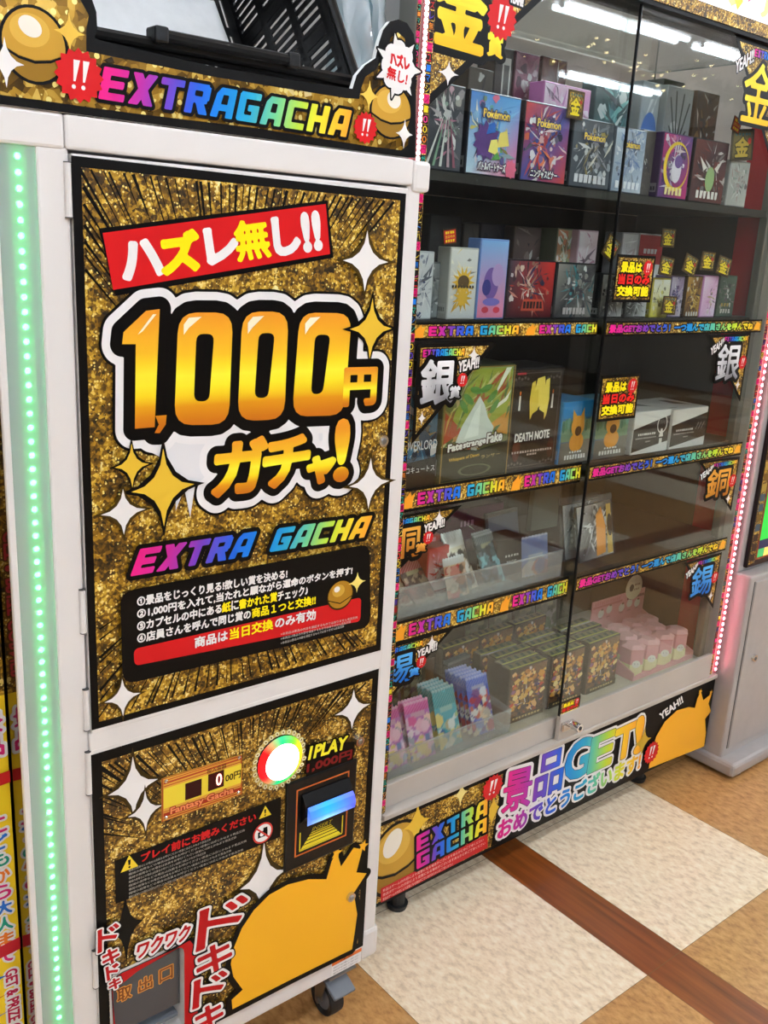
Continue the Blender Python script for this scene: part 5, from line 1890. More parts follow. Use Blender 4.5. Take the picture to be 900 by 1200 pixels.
prize_box('dark box with grey and teal feathers on the second shelf', 1.048, 1.168, SHZ[1], .110, .172, .05, (44, 44, 48), [(60, 60, 66), (150, 146, 140), (70, 150, 160), (100, 96, 100), (50, 40, 60)], 46, n=48, group=MG, extra=lambda A, w, h: bars(A, -w * .3, w * .3, h * .08, 7, h * .12, lin((200, 190, 190)), 6))
prize_box('black and white box behind the upper notice sticker', 1.196, 1.276, SHZ[1], .092, .176, .05, (40, 40, 42), [(50, 50, 52), (200, 200, 200), (110, 110, 112)], 47, n=34, group=MG)
prize_box('black and white box at the lower right corner of the upper notice sticker', 1.284, 1.362, SHZ[1], .088, .176, .05, (40, 40, 42), [(60, 60, 60), (214, 214, 212), (96, 96, 98)], 48, n=34, group=MG)
prize_box('small yellow box right of the upper notice sticker', 1.370, 1.436, SHZ[1], .086, .172, .045, (190, 176, 60), [(226, 210, 80), (240, 236, 190), (200, 190, 120), (120, 120, 110)], 49, n=24, group=MG, bg=[(226, 214, 70), (226, 214, 70), (230, 230, 220), (226, 226, 220)])
prize_box('small pale violet box behind the low rank card of the second shelf', 1.442, 1.494, SHZ[1], .092, .176, .045, (110, 96, 130), [(150, 130, 160), (200, 190, 206), (90, 70, 110), (40, 60, 130)], 50, n=26, group=MG)
prize_box('small dark box with golden streaks on the second shelf', 1.498, 1.560, SHZ[1], .094, .172, .045, (70, 50, 36), [(110, 70, 40), (196, 150, 60), (230, 200, 110), (80, 50, 40)], 51, n=34, group=MG, extra=lambda A, w, h: bars(A, -w * .4, w * .4, h * .04, 5, h * .1, lin((226, 220, 214)), 7))
prize_box('small pink box on the second shelf', 1.564, 1.626, SHZ[1], .096, .172, .045, (200, 140, 190), [(226, 176, 214), (240, 220, 236), (206, 140, 190), (180, 160, 120)], 52, n=18, group=MG)
prize_box('small dark green and grey box at the right end of the second shelf', 1.630, 1.706, SHZ[1], .098, .172, .045, (60, 74, 64), [(80, 96, 84), (60, 76, 66), (150, 150, 150), (170, 140, 150)], 53, n=26, group=MG, extra=lambda A, w, h: [bars(A, -w * .3, w * .3, h * .1, 4, h * .1, lin((210, 206, 200)), 8), bars(A, -w * .3, w * .2, h * .26, 3, h * .08, lin((180, 150, 80)), 9)])
for lb, u, v, t_ in (('gold rank card standing highest of the second shelf cards', 783, 279, 0), ('gold rank card over the small yellow box', 780, 312, .12), ('gold rank card over the dark and golden box', 807, 310, .28), ('gold rank card over the small pink box', 829, 306, .03), ('gold rank card over the dark green box', 847, 312, .18), ('gold rank card low in front of the violet box', 784, 358, .03)):
    price_card(lb, u, v, 8, 11, .158 if v > 300 else .24, tilt=t_, group=RG)
price_card('red and yellow notice card over the tall white and gold box', 528, 277, 8, 9, .162, red=True, tilt=-.15, group=RG)
price_card('gold rank card turned on its corner near the door seam', 712, 289, 8, 14, .22, tilt=.5, group=RG)
# second shelf, back row
BG2 = 'boxed prizes standing behind the front row of the second shelf'
B1 = SHZ[1]
for lb, u0, u1, vt, y, side, pal, sd, nn_ in (
        ('long black box behind the silver foil box', 503, 541, 252, .33, (36, 34, 36), [(44, 42, 44), (60, 58, 60)], 61, 6),
        ('dark brown clear-topped box behind the tall white box', 543, 561, 262, .33, (70, 62, 58), [(86, 78, 74), (70, 64, 62)], 62, 8),
        ('dark navy box behind the blue to pink box', 562, 598, 262, .36, (44, 42, 52), [(54, 50, 62), (70, 64, 74)], 63, 8),
        ('dim taupe box behind the dark red box', 602, 634, 266, .33, (96, 80, 76), [(120, 96, 92), (96, 80, 80), (150, 130, 126)], 64, 24),
        ('colourful small box behind the feathered box', 652, 674, 268, .29, (110, 110, 90), [(150, 160, 120), (200, 120, 90), (220, 216, 200), (90, 110, 90)], 65, 36),
        ('pink and white panelled box behind the feathered box', 677, 700, 270, .27, (200, 160, 170), [(220, 190, 196), (236, 226, 226), (190, 130, 150)], 66, 16),
        ('small grey card box beside the door seam at the back of the second shelf', 728, 747, 273, .27, (150, 146, 146), [(176, 170, 170), (196, 190, 190), (150, 120, 126)], 67, 14)):
    back_box(lb, u0, u1, vt, y, .05, side, pal, sd, zb=B1, grp=BG2, n=nn_)
back_box('white box with a red band at the back of the second shelf', 748, 776, 274, .30, .08, (206, 200, 198), [(220, 216, 214)], 68, zb=B1, grp=BG2, n=0, extra=lambda A, w, h: [A.poly([(-w * .49, h * .62), (w * .49, h * .62), (w * .49, h * .98), (-w * .49, h * .98)], lin((180, 44, 48))), bars(A, -w * .3, w * .3, h * .75, 4, h * .06, lin((230, 220, 220)), 5)])

# dark plush lying at the back right of the second shelf
q = MB()


def blob(q, c, r, m, col, seg=14, rings=9, wob=0.0, seed=0):
    rnd = random.Random(seed)
    vs, fs = [], []
    for j in range(1, rings):
        t = pi * j / rings
        for i in range(seg):
            a = 2 * pi * i / seg
            k = 1 + wob * rnd.uniform(-1, 1)
            vs.append((c[0] + r[0] * sin(t) * cos(a) * k, c[1] + r[1] * sin(t) * sin(a) * k, c[2] + r[2] * cos(t) * k))
    n0 = len(vs)
    vs += [(c[0], c[1], c[2] + r[2]), (c[0], c[1], c[2] - r[2])]
    for j in range(rings - 2):
        fs += [(j * seg + i, j * seg + (i + 1) % seg, (j + 1) * seg + (i + 1) % seg, (j + 1) * seg + i) for i in range(seg)]
    fs += [(n0, (i + 1) % seg, i) for i in range(seg)] + [(n0 + 1, (rings - 2) * seg + i, (rings - 2) * seg + (i + 1) % seg) for i in range(seg)]
    q.add(vs, fs, m, col)


blob(q, (1.66, .42, B1 + .076), (.085, .06, .075), FILM, (1, 1, 1), 16, 10, .05, 4)
pb = thing('plush_toy', (1.66, .40, B1), 'large dark plush toy in a clear bag at the back right of the second shelf', 'plush toy')
w_ = MB(); blob(w_, (1.66, .42, B1 + .070), (.072, .050, .068), plain('navy_plush', (34, 40, 58), .9, var=.15, scale=120), (1, 1, 1), 16, 12, .03, 2); w_.build('body', pb, smooth=True)
w_ = MB()
for sx in (-1, 1):
    blob(w_, (1.66 + sx * .055, .405, B1 + .032), (.022, .022, .030), plain('black_plush', (22, 22, 26), .9), (1, 1, 1), 12, 8)
w_.build('arm', pb, smooth=True)
w_ = MB(); blob(w_, (1.645, .372, B1 + .092), (.022, .010, .020), plain('yellow_felt', (206, 170, 50), .8), (1, 1, 1), 12, 8); w_.build('emblem', pb, smooth=True)
q.build('clear_bag', pb, smooth=True)

# third shelf: figure boxes
FG = 'figure boxes in a row on the third shelf'
B2 = SHZ[2]


def gown(A, w, h):
    A.poly([(-w * .46, h * .40), (-w * .1, h * .97), (w * .46, h * .97), (w * .46, h * .5)], lin((150, 160, 60)))
    A.poly([(-w * .46, h * .35), (-w * .46, h * .62), (-w * .2, h * .45)], lin((170, 70, 40)))
    A.poly([(w * .1, h * .45), (w * .46, h * .60), (w * .46, h * .38)], lin((200, 140, 60)))
    rnd = random.Random(12)
    for k in range(70):
        x_, z_ = rnd.uniform(-.46, .46) * w, rnd.uniform(.34, .96) * h
        L, a_ = rnd.uniform(.04, .16) * h, .9 + rnd.uniform(-.7, .7)
        q_ = rnd.uniform(.006, .02) * h
        c_ = rnd.choice([(180, 190, 110), (110, 130, 60), (206, 196, 140), (150, 90, 50), (90, 120, 70), (170, 70, 44), (196, 160, 80)])
        A.raw([(max(-w * .46, min(w * .46, px_)), min(h * .97, pz_)) for px_, pz_ in ((x_ - L * cos(a_), z_ - L * sin(a_)), (x_ - q_ * sin(a_), z_ + q_ * cos(a_)), (x_ + L * cos(a_), z_ + L * sin(a_)), (x_ + q_ * sin(a_), z_ - q_ * cos(a_)))], [(0, 1, 2, 3)], lin(c_))
    A.poly([(w * .16, h * .66), (w * .44, h * .97), (w * .36, h * .97)], lin((236, 240, 220)))
    A.poly([(w * .20, h * .60), (w * .40, h * .68), (w * .46, h * .78), (w * .38, h * .71), (w * .2, h * .63)], lin((240, 236, 226)))
    A.poly([(-w * .30, h * .36), (-w * .22, h * .50), (-w * .10, h * .63), (w * .0, h * .74), (w * .08, h * .66), (w * .14, h * .55), (w * .24, h * .46), (w * .20, h * .36), (w * .05, h * .32), (-w * .15, h * .32)], lin((206, 214, 204)))
    A.poly([(-w * .18, h * .38), (-w * .06, h * .60), (w * .02, h * .68), (w * .02, h * .40)], lin((228, 234, 226)))
    for dx, dz in ((-.16, .72), (-.06, .79), (.08, .80), (.18, .73), (.22, .64), (-.22, .66)):
        A.poly(ell(w * dx, h * dz, w * .09, h * .03, 14, dx * 4), lin((86, 140, 62)))
    A.poly([(-w * .47, h * .02), (w * .47, h * .02), (w * .47, h * .33), (0, h * .27), (-w * .47, h * .33)], lin((34, 40, 26)))
    A.poly(ell(0, h * .10, w * .24, h * .05), lin((90, 96, 70)), holes=[ell(0, h * .10, w * .2, h * .04)[::-1]])
    q_ = .012
    A.poly([(-w * .49, h * .01), (w * .49, h * .01), (w * .49, h * .99), (-w * .49, h * .99)], lin((150, 120, 60)), holes=[[(-w * .475, h * .02), (-w * .475, h * .98), (w * .475, h * .98), (w * .475, h * .02)]])


prize_box('dark teal figure box half hidden by the white machine post on the third shelf', .628 + .04, .752, B2, .195, .168, .10, (24, 34, 40), [(30, 70, 96), (60, 120, 150), (24, 40, 56), (150, 120, 60)], 71, [('OVERLORD', -.5 + .52, .98, .38, .47, (226, 230, 232)), ('コキュートス', .1, .95, .16, .22, (220, 224, 226))], group=FG, n=40, name='figure_box', cat='figure box', extra=lambda A, w, h: A.poly([(-w * .48, h * .01), (w * .48, h * .01), (w * .48, h * .30), (-w * .48, h * .26)], lin((16, 22, 28))))
prize_box('tall figure box of green and gold swirls with white and gold lettering', .757, .944, B2, .226, .166, .11, (60, 64, 40), [(130, 140, 60), (90, 110, 60), (190, 150, 80), (150, 80, 50), (206, 210, 160)], 72, [], group=FG, n=40, name='figure_box', cat='figure box', bg=[(60, 50, 30), (90, 80, 40), (150, 170, 110), (120, 130, 60)],
          extra=lambda A, w, h: (gown(A, w, h), A.text('Fate', (-w * .40, h * .285), (-w * .20, h * .298), (-w * .40, h * .345), lin((240, 238, 230)), [(.0022, lin((60, 20, 20)))], .0010), A.text('strange', (-w * .19, h * .288), (w * .13, h * .312), (-w * .19, h * .345), lin((240, 238, 230)), [(.0022, lin((60, 20, 20)))], .0008), A.text('Fake', (w * .15, h * .32), (w * .37, h * .335), (w * .15, h * .405), lin((240, 238, 230)), [(.0022, lin((60, 20, 20)))], .0010), A.text('Whispers of Dawn', (-w * .38, h * .19), (w * .05, h * .21), (-w * .38, h * .225), lin((190, 150, 50)), (), .0004), A.text('ランサー', (w * .08, h * .19), (w * .36, h * .20), (w * .08, h * .22), lin((206, 180, 120)))))


def ornate(A, w, h):
    A.poly([(-w * .46, h * .03), (w * .46, h * .03), (w * .46, h * .97), (-w * .46, h * .97)], lin((30, 26, 26)))
    A.poly([(-w * .44, h * .04), (w * .44, h * .04), (w * .44, h * .96), (-w * .44, h * .96)], lin((88, 80, 76)), holes=[[(-w * .425, h * .05), (-w * .425, h * .95), (w * .425, h * .95), (w * .425, h * .05)]])
    for sx in (-1, 1):
        for t in (.9, .07):
            for k in range(5):
                A.poly(ell(sx * w * (.40 - .055 * k), h * (t + .012 * (k % 2)), w * .022, h * .014, 10), lin((104, 96, 92)))
        A.poly([(sx * w * .30 - w * .018, h * .60), (sx * w * .30 + w * .018, h * .60), (sx * w * .30 + w * .014, h * .74), (sx * w * .30 - w * .014, h * .74)], lin((226, 220, 210)))
        A.poly(ell(sx * w * .30, h * .765, w * .012, h * .022, 8), lin((226, 110, 40)))
    for dx, wd, z0_, z1_ in ((-.08, .05, .50, .88), (.18, .055, .48, .90), (.05, .11, .60, .92), (-.02, .06, .46, .80), (.11, .05, .44, .78)):
        A.poly([(w * (dx - wd), h * (z0_ + z1_) / 2), (w * (dx - wd * .3), h * z0_), (w * (dx + wd * .5), h * (z0_ + .06)), (w * (dx + wd), h * (z0_ + z1_) / 2), (w * (dx + wd * .6), h * z1_), (w * (dx - wd * .6), h * (z1_ - .02))], lin(((226, 196, 70), (238, 212, 96))[dx > 0]))
    A.poly([(-w * .12, h * .08), (w * .22, h * .08), (w * .16, h * .56), (w * .05, h * .60), (-w * .06, h * .56)], lin((18, 16, 18)))
    A.poly(ell(-w * .3, h * .22, w * .07, h * .12), lin((84, 30, 24)))
    A.poly(ell(w * .34, h * .2, w * .06, h * .10), lin((70, 30, 24)))
    A.text('DEATH NOTE', (-w * .34, h * .295), (w * .30, h * .305), (-w * .34, h * .375), lin((236, 232, 226)), [(.002, lin((20, 16, 16)))], .0008)
    bars(A, -w * .38, w * .38, h * .18, 16, h * .022, lin((190, 180, 176)), 4)
    bars(A, -w * .1, w * .1, h * .15, 4, h * .018, lin((190, 180, 176)), 5)
    A.poly([(-w * .40, h * .945), (-w * .24, h * .945), (-w * .24, h * .965), (-w * .40, h * .965)], lin((190, 60, 70)))


prize_box('black ornate figure box with a yellow patch, two candles and gothic lettering', .949, 1.112, B2, .212, .180, .11, (30, 27, 28), [(34, 30, 30), (44, 36, 34)], 73, group=FG, n=6, name='figure_box', cat='figure box', extra=ornate)


def scenery(A, w, h):
    e = w * .48
    A.up()
    A.mb.add([A.to3(-e, h * .01, A.h), A.to3(e, h * .01, A.h), A.to3(e, h * .99, A.h), A.to3(-e, h * .99, A.h)], [(0, 1, 2, 3)], A.mat, [lin((110, 104, 96)), lin((110, 104, 96)), lin((40, 130, 190)), lin((40, 130, 190))])
    A.poly([(-e, h * .36), (e, h * .36), (e, h * .70), (-e, h * .70)], lin((120, 150, 120)))
    for k in range(12):
        A.poly(ell(-e * .9 + 1.8 * e * k / 11, h * (.60 + .03 * (k % 3)), w * .05, h * .10, 10), lin(((70, 120, 96), (90, 140, 110), (110, 160, 140))[k % 3]))
    A.poly([(-e, h * .01), (e, h * .01), (e, h * .38), (-e, h * .34)], lin((120, 116, 108)))
    A.poly([(-e, h * .74), (e, h * .74), (e, h * .99), (-e, h * .99)], lin((44, 136, 200)))
    A.poly(ell(0, h * .34, w * .22, h * .16), lin((226, 150, 50)))
    A.poly(ell(.0, h * .60, w * .20, h * .17), lin((232, 160, 56)))
    A.poly([(-w * .17, h * .66), (-w * .19, h * .88), (-w * .03, h * .74)], lin((232, 160, 56)))
    A.poly([(w * .05, h * .74), (w * .15, h * .90), (w * .19, h * .66)], lin((232, 160, 56)))
    A.poly(ell(.02 * w, h * .52, w * .10, h * .08), lin((90, 56, 34)))
    bars(A, -w * .34, w * .34, h * .07, 8, h * .07, lin((236, 234, 228)), 3)
    bars(A, -w * .2, w * .2, h * .17, 5, h * .03, lin((236, 234, 228)), 4)


DG = 'blue-topped boxes with orange shape on the third shelf'
prize_box('blue-topped scenery box with an orange figure beside the black ornate box', 1.118, 1.224, B2, .136, .178, .10, (60, 140, 190), [(40, 130, 190)], 74, group=FG, n=0, name='figure_box', cat='figure box', extra=scenery)
prize_box('blue-topped scenery box with an orange figure under the lower notice sticker', 1.231, 1.350, B2, .128, .176, .10, (90, 120, 130), [(40, 130, 190)], 75, group=FG, n=0, name='figure_box', cat='figure box', extra=scenery)


def diag(k):
    def f(A, w, h):
        A.poly([(-w * .49, h * .01), (w * .49, h * .01), (w * .49, h * .99), (-w * .49, h * .99)], lin((24, 24, 26)))
        A.poly([(-w * .49, h * .60), (w * .49, h * .86), (w * .49, h * .99), (-w * .49, h * .99)], lin((226, 222, 216)))
        A.poly([(-w * .49, h * .01), (w * .49, h * .01), (w * .49, h * .24), (-w * .49, h * .06)], lin((226, 222, 216)))
        bars(A, -w * .36, w * .12, h * .44, 9, h * .05, lin((226, 222, 216)), 4)
        bars(A, -w * .42, w * .16, h * .36, 11, h * .03, lin((180, 176, 172)), 5)
        bars(A, -w * .14, w * .0, h * .27, 3, h * .03, lin((180, 176, 172)), 6)
        if k:
            A.poly(ell(w * .28, h * .66, w * .14, h * .22, 24), lin((230, 226, 220)), holes=[ell(w * .28, h * .66, w * .12, h * .19, 24)[::-1]])
            A.poly([(w * .22, h * .36), (w * .34, h * .36), (w * .30, h * .55), (w * .26, h * .55)], lin((230, 226, 220)))
            A.poly([(w * .24, h * .14), (w * .32, h * .14), (w * .32, h * .32), (w * .24, h * .32)], lin((230, 226, 220)))
        else:
            for a_ in (.18, .26, .34):
                A.poly([(w * a_, h * .44), (w * (a_ + .015), h * .44), (w * (a_ + .09), h * .62), (w * (a_ + .07), h * .62)], lin((150, 148, 146)))
        B = Art(A.mb, lambda a, b_, hh: (a, b_, h + hh), A.mat, .0002)
        B.poly([(-w * .49, -.07 + .002), (w * .49, -.07 + .002), (w * .49, .07 - .002), (-w * .49, .07 - .002)], lin((206, 202, 196)))
        B.poly([(w * .1, -.01), (w * .35, -.03), (w * .3, .03), (w * .12, .04)], lin((60, 58, 58)))
        B.poly([(-w * .46, -.05), (-w * .2, -.05), (-w * .2, -.045), (-w * .46, -.045)], lin((90, 86, 84)))
    return f


prize_box('black box with white diagonal corners and a white ring drawing on the third shelf', 1.357, 1.497, B2, .100, .166, .14, (206, 202, 196), [(24, 24, 26)], 76, group=FG, n=0, name='figure_box', cat='figure box', extra=diag(1), rot=.0)
prize_box('black box with white diagonal corners and a faint scribble, rightmost on the third shelf', 1.506, 1.653, B2, .096, .166, .14, (206, 202, 196), [(24, 24, 26)], 77, group=FG, n=0, name='figure_box', cat='figure box', extra=diag(0))


# ------------------------------------------------------------------ foil packs
def pack_mesh(name, w, h, t, cols, pal, seed, band=.20):
    """pillow pack: flat crimped ends, swollen middle, printed art; stands on its lower end, facing -y"""
    rnd = random.Random(seed)
    q = MB()
    nx, nz = 16, 34
    tones = [lin(c) for c in pal]
    top, low = lin(cols[0]), lin(cols[1])
    blobs = [(rnd.random(), rnd.uniform(.05, 1 - band * 1.6), rnd.uniform(.05, .17), mix(rnd.choice(tones), rnd.choice(tones), rnd.random() * .4)) for i in range(46)]
    for sgn in (-1, 1):
        vs, fs, cs = [], [], []
        for j in range(nz + 1):
            v = j / nz
            for i in range(nx + 1):
                u = i / nx
                th = t / 2 * (1 - abs(2 * u - 1) ** 3) * max(0, 1 - abs(2 * v - 1) ** 4.0)
                crimp = .0005 * ((i % 2) * 2 - 1) if v < .06 or v > .94 else 0
                z = v * h + ((.0012 * ((i % 2) * 2 - 1)) if j in (0, nz) else 0)
                vs.append(((u - .5) * w, sgn * (th + .0002) + crimp, z))
                if sgn > 0:
                    c = mix(top, (.05, .05, .06), .3)
                elif v > 1 - band:
                    c = mix(top, (.9, .9, .92), .35 if v > .95 else .15 * ((i + j) % 2))
                else:
                    c = low
                    if 1 - band * 1.35 < v < 1 - band and .2 < u < .8:
                        c = mix(low, (1, .92, .5), .25)
                    for bu, bv, br, bc_ in blobs:
                        if (u - bu) ** 2 + ((v - bv) * h / w) ** 2 < br ** 2 * 1.6:
                            c = bc_
                cs.append(c)
        for j in range(nz):
            for i in range(nx):
                a = j * (nx + 1) + i
                fs.append((a, a + 1, a + nx + 2, a + nx + 1))
        q.add(vs, fs, FOIL, cs)
    return q.build(name, origin=(0, 0, 0), smooth=False)


def put_packs(cols, pal, seed, label, cat, group, spots, w=.066, h=.124, t=.006, name='card_pack', band=.2):
    first = None
    for (x, y, z, tilt, yaw), lb in zip(spots, label):
        if first is None:
            o = first = pack_mesh(name, w, h, t, cols, pal, seed, band)
        else:
            o = first.copy()
            COL.objects.link(o)
        o.location = (x, y, z + .0014 + t / 2 * abs(sin(tilt)))
        o.rotation_euler = (tilt, 0, yaw)
        tag(o, lb, cat, group)


def tray(x0, x1, y0, y1, zb, hf, hb, label):
    """open frosted plastic tray, low front, higher back"""
    q = MB()
    t = .0022
    q.box(x0, x1, y0, y1, zb, zb + t, TRAYMAT)
    q.box(x0, x1, y0, y0 + t, zb + t, zb + hf, TRAYMAT)
    q.box(x0, x1, y1 - t, y1, zb + t, zb + hb, TRAYMAT)
    for x_ in (x0, x1 - t):
        vs = [(x_, y0 + t, zb + t), (x_, y1 - t, zb + t), (x_, y1 - t, zb + hb), (x_, y0 + t, zb + hf), (x_ + t, y0 + t, zb + t), (x_ + t, y1 - t, zb + t), (x_ + t, y1 - t, zb + hb), (x_ + t, y0 + t, zb + hf)]
        q.add(vs, [(0, 1, 2, 3), (4, 7, 6, 5), (0, 4, 5, 1), (3, 2, 6, 7), (0, 3, 7, 4), (1, 5, 6, 2)], TRAYMAT)
    q.rbox(x0 - .001, x1 + .001, y0 - .0015, y0 + t + .001, zb + hf - .003, zb + hf + .001, .0008, TRAYMAT)
    return tag(q.build('plastic_tray'), label, 'tray')


tray(.662, 1.037, .166, .30, FLZ + .0005, .058, .075, 'frosted plastic tray of foil card packs on the cabinet floor')
ZT4 = FLZ + .0035
TL_ = -.34
GRP4 = 'foil card packs standing in the bottom tray'
put_packs(((206, 70, 150), (196, 120, 190)), [(226, 90, 160), (240, 220, 240), (110, 70, 170), (250, 200, 220), (80, 120, 200), (240, 220, 120)], 81, ['magenta foil pack at the front of the bottom tray beside the machine post', 'magenta foil pack at the front of the bottom tray next to the teal packs', 'magenta foil pack second in line beside the machine post', 'magenta foil pack second in line next to the teal packs'], 'card pack', GRP4,
          [(.718, .186, ZT4, TL_, .05), (.793, .184, ZT4, TL_, -.04), (.715, .199, ZT4, TL_, .05), (.790, .198, ZT4, TL_, -.04)])
put_packs(((40, 150, 160), (90, 180, 200)), [(60, 170, 190), (226, 236, 240), (50, 80, 160), (240, 220, 140), (130, 200, 220), (200, 210, 120)], 82, ['teal foil pack in front, third in the bottom tray', 'teal foil pack second of its stack', 'teal foil pack third of its stack', 'teal foil pack at the back of its stack'], 'card pack', GRP4,
          [(.878, .188, ZT4, TL_, .03), (.876, .202, ZT4, TL_, .02), (.874, .216, ZT4, TL_, .03), (.873, .230, ZT4, TL_, .01)], h=.13, band=.3)
put_packs(((30, 80, 190), (90, 110, 200)), [(40, 90, 200), (236, 236, 240), (206, 60, 50), (60, 60, 130), (240, 226, 200), (120, 60, 140)], 83, ['blue foil pack in front at the right end of the bottom tray', 'blue foil pack second of the right-end stack', 'blue foil pack third of the right-end stack', 'blue foil pack fourth of the right-end stack', 'blue foil pack at the back of the right-end stack'], 'card pack', GRP4,
          [(.978, .188, ZT4, TL_, -.02), (.975, .202, ZT4, TL_, -.02), (.973, .216, ZT4, TL_, -.03), (.971, .230, ZT4, TL_, -.02), (.969, .244, ZT4, TL_, -.03)], h=.132, band=.16)
put_packs(((34, 80, 74), (40, 66, 64)), [(50, 100, 90), (30, 50, 52), (110, 140, 130), (60, 70, 110)], 84, ['dark green foil pack standing behind the magenta packs', 'dark green foil pack standing behind the teal packs', 'dark green foil pack deeper behind the magenta packs', 'dark green foil pack deeper behind the teal packs'], 'card pack', 'dark foil packs standing behind the bottom tray',
          [(.83, .335, FLZ + .001, -.15, .1), (.905, .34, FLZ + .001, -.12, 0), (.84, .375, FLZ + .001, -.12, .1), (.92, .38, FLZ + .001, -.1, .05)], h=.135)


def clear_case(label, x, y, z, w, h, d, col, yaw=0.0, tilt=0.0):
    """small clear plastic case with a dark card inside"""
    q = MB()
    q.rbox(-w / 2, w / 2, -d / 2, d / 2, 0, h, .002, FILM)
    q.box(-w / 2 + .004, w / 2 - .004, -d / 2 + .003, d / 2 - .003, .004, h - .012, MATTE, lin(col))
    q.box(-w / 2 + .004, w / 2 - .004, -d / 2 + .002, d / 2 - .002, h - .011, h - .003, MATTE, lin((120, 120, 124)))
    o = q.build('clear_case', origin=(0, 0, 0))
    o.location = (x, y, z)
    o.rotation_euler = (tilt, 0, yaw)
    return tag(o, label, 'case')


clear_case('clear case with a dark card behind the blue foil packs', 1.02, .335, FLZ + .001, .085, .125, .02, (50, 54, 62), .1)
clear_case('clear case with a violet card behind the dark green packs', .955, .425, FLZ + .001, .085, .13, .02, (70, 66, 90), .1)

# gold booster boxes on the cabinet floor: three columns, four deep
GB = 'gold and brown booster boxes on the cabinet floor'


def gold_front(A, w, h):
    rnd = random.Random(4)
    for k in range(120):
        x_, z_ = rnd.uniform(-.42, .42) * w, rnd.uniform(.2, .92) * h
        r_ = rnd.uniform(.015, .075) * h
        A.raw([(max(-w * .47, min(w * .47, x_ + r_ * rnd.uniform(.5, 1.4) * cos(t))), z_ + r_ * rnd.uniform(.3, 1.2) * sin(t)) for t in [j * pi / 3 for j in range(6)]], [tuple(range(6))], lin(rnd.choice([(60, 40, 40), (70, 50, 60), (226, 176, 90), (240, 210, 140), (190, 120, 50), (90, 50, 30), (206, 66, 44), (80, 66, 120), (236, 180, 120), (150, 90, 130), (220, 150, 50)])))
    A.poly([(-w * .48, h * .015), (w * .48, h * .015), (w * .48, h * .13), (-w * .48, h * .13)], lin((70, 54, 38)))
    bars(A, -w * .36, w * .38, h * .06, 9, h * .035, lin((200, 170, 110)), 3)
    B = Art(A.mb, lambda a, b_, hh: (a, b_, h + hh), A.mat, .0002)
    B.poly([(-w * .48, -.013), (w * .48, -.013), (w * .48, .013), (-w * .48, .013)], lin((130, 120, 84)))
    B.poly([(-w * .48, -.012), (w * .48, -.012), (w * .48, -.007), (-w * .48, -.007)], lin((196, 190, 90)))
    for k in range(5):
        B.raw([(w * (-.42 + .18 * k), -.006), (w * (-.34 + .18 * k), -.006), (w * (-.30 + .18 * k), .010), (w * (-.38 + .18 * k), .010)], [(0, 1, 2, 3)], lin((60, 70, 60)))


gold0 = prize_box('x', 0, .124, FLZ, .137, 0, .028, (58, 44, 34), [(120, 80, 50), (60, 40, 36), (170, 120, 60), (50, 34, 34), (150, 60, 40)], 91, n=30, extra=gold_front, name='booster_box', cat='booster box', group=GB)
cn = ['left', 'middle', 'right']
CN = {'left': 'column beside the foil packs', 'middle': 'column behind the door seam', 'right': 'column beside the pink boxes'}
DN = ['front box', 'second box', 'third box', 'rearmost box']
first = True
for ci, (xc, yf, nd) in enumerate(((1.118, .192, 4), (1.252, .192, 4), (1.386, .192, 4))):
    for k in range(nd):
        o = gold0 if first else gold0.copy()
        if not first:
            COL.objects.link(o)
        first = False
        gap = .0 if k < 2 else .004
        o.location = (xc + (.010 if k == 2 else 0) + .004 * ((k * 7 + ci) % 3 - 1), yf + .014 + k * .0305 + gap, FLZ + .0008)
        o.rotation_euler = (0, 0, .02 * ((k + ci) % 3 - 1))
        tag(o, 'gold brown booster box, %s of the %s' % (DN[k], CN[cn[ci]]), 'booster box', GB)
# further gold boxes lying behind, seen between the bands
for k, (x_, y_) in enumerate(((1.06, .375), (1.19, .385), (1.32, .39))):
    o = gold0.copy(); COL.objects.link(o)
    o.location = (x_, y_, FLZ + .0008); o.rotation_euler = (-.0, 0, .03)
    tag(o, 'gold brown booster box standing apart in the rear row, %s' % ('behind the foil packs', 'behind the door seam', 'nearest the pink boxes')[k], 'booster box', 'gold booster boxes of the rear row')
put_packs(((130, 128, 126), (120, 122, 116)), [(160, 160, 156), (90, 100, 80), (200, 200, 196), (70, 70, 72), (120, 140, 110)], 85, ['grey green foil pack standing behind the gold boxes, nearest the foil trays', 'grey green foil pack standing behind the gold boxes at the seam', 'grey green foil pack standing behind the gold boxes, nearest the pink stand', 'silver grey foil pack farthest back behind the gold boxes'], 'card pack', 'grey foil packs at the back of the cabinet floor',
          [(1.30, .45, FLZ + .001, -.12, 0), (1.40, .455, FLZ + .001, -.12, .05), (1.49, .46, FLZ + .001, -.1, 0), (1.22, .46, FLZ + .001, -.1, 0)], w=.085, h=.15)

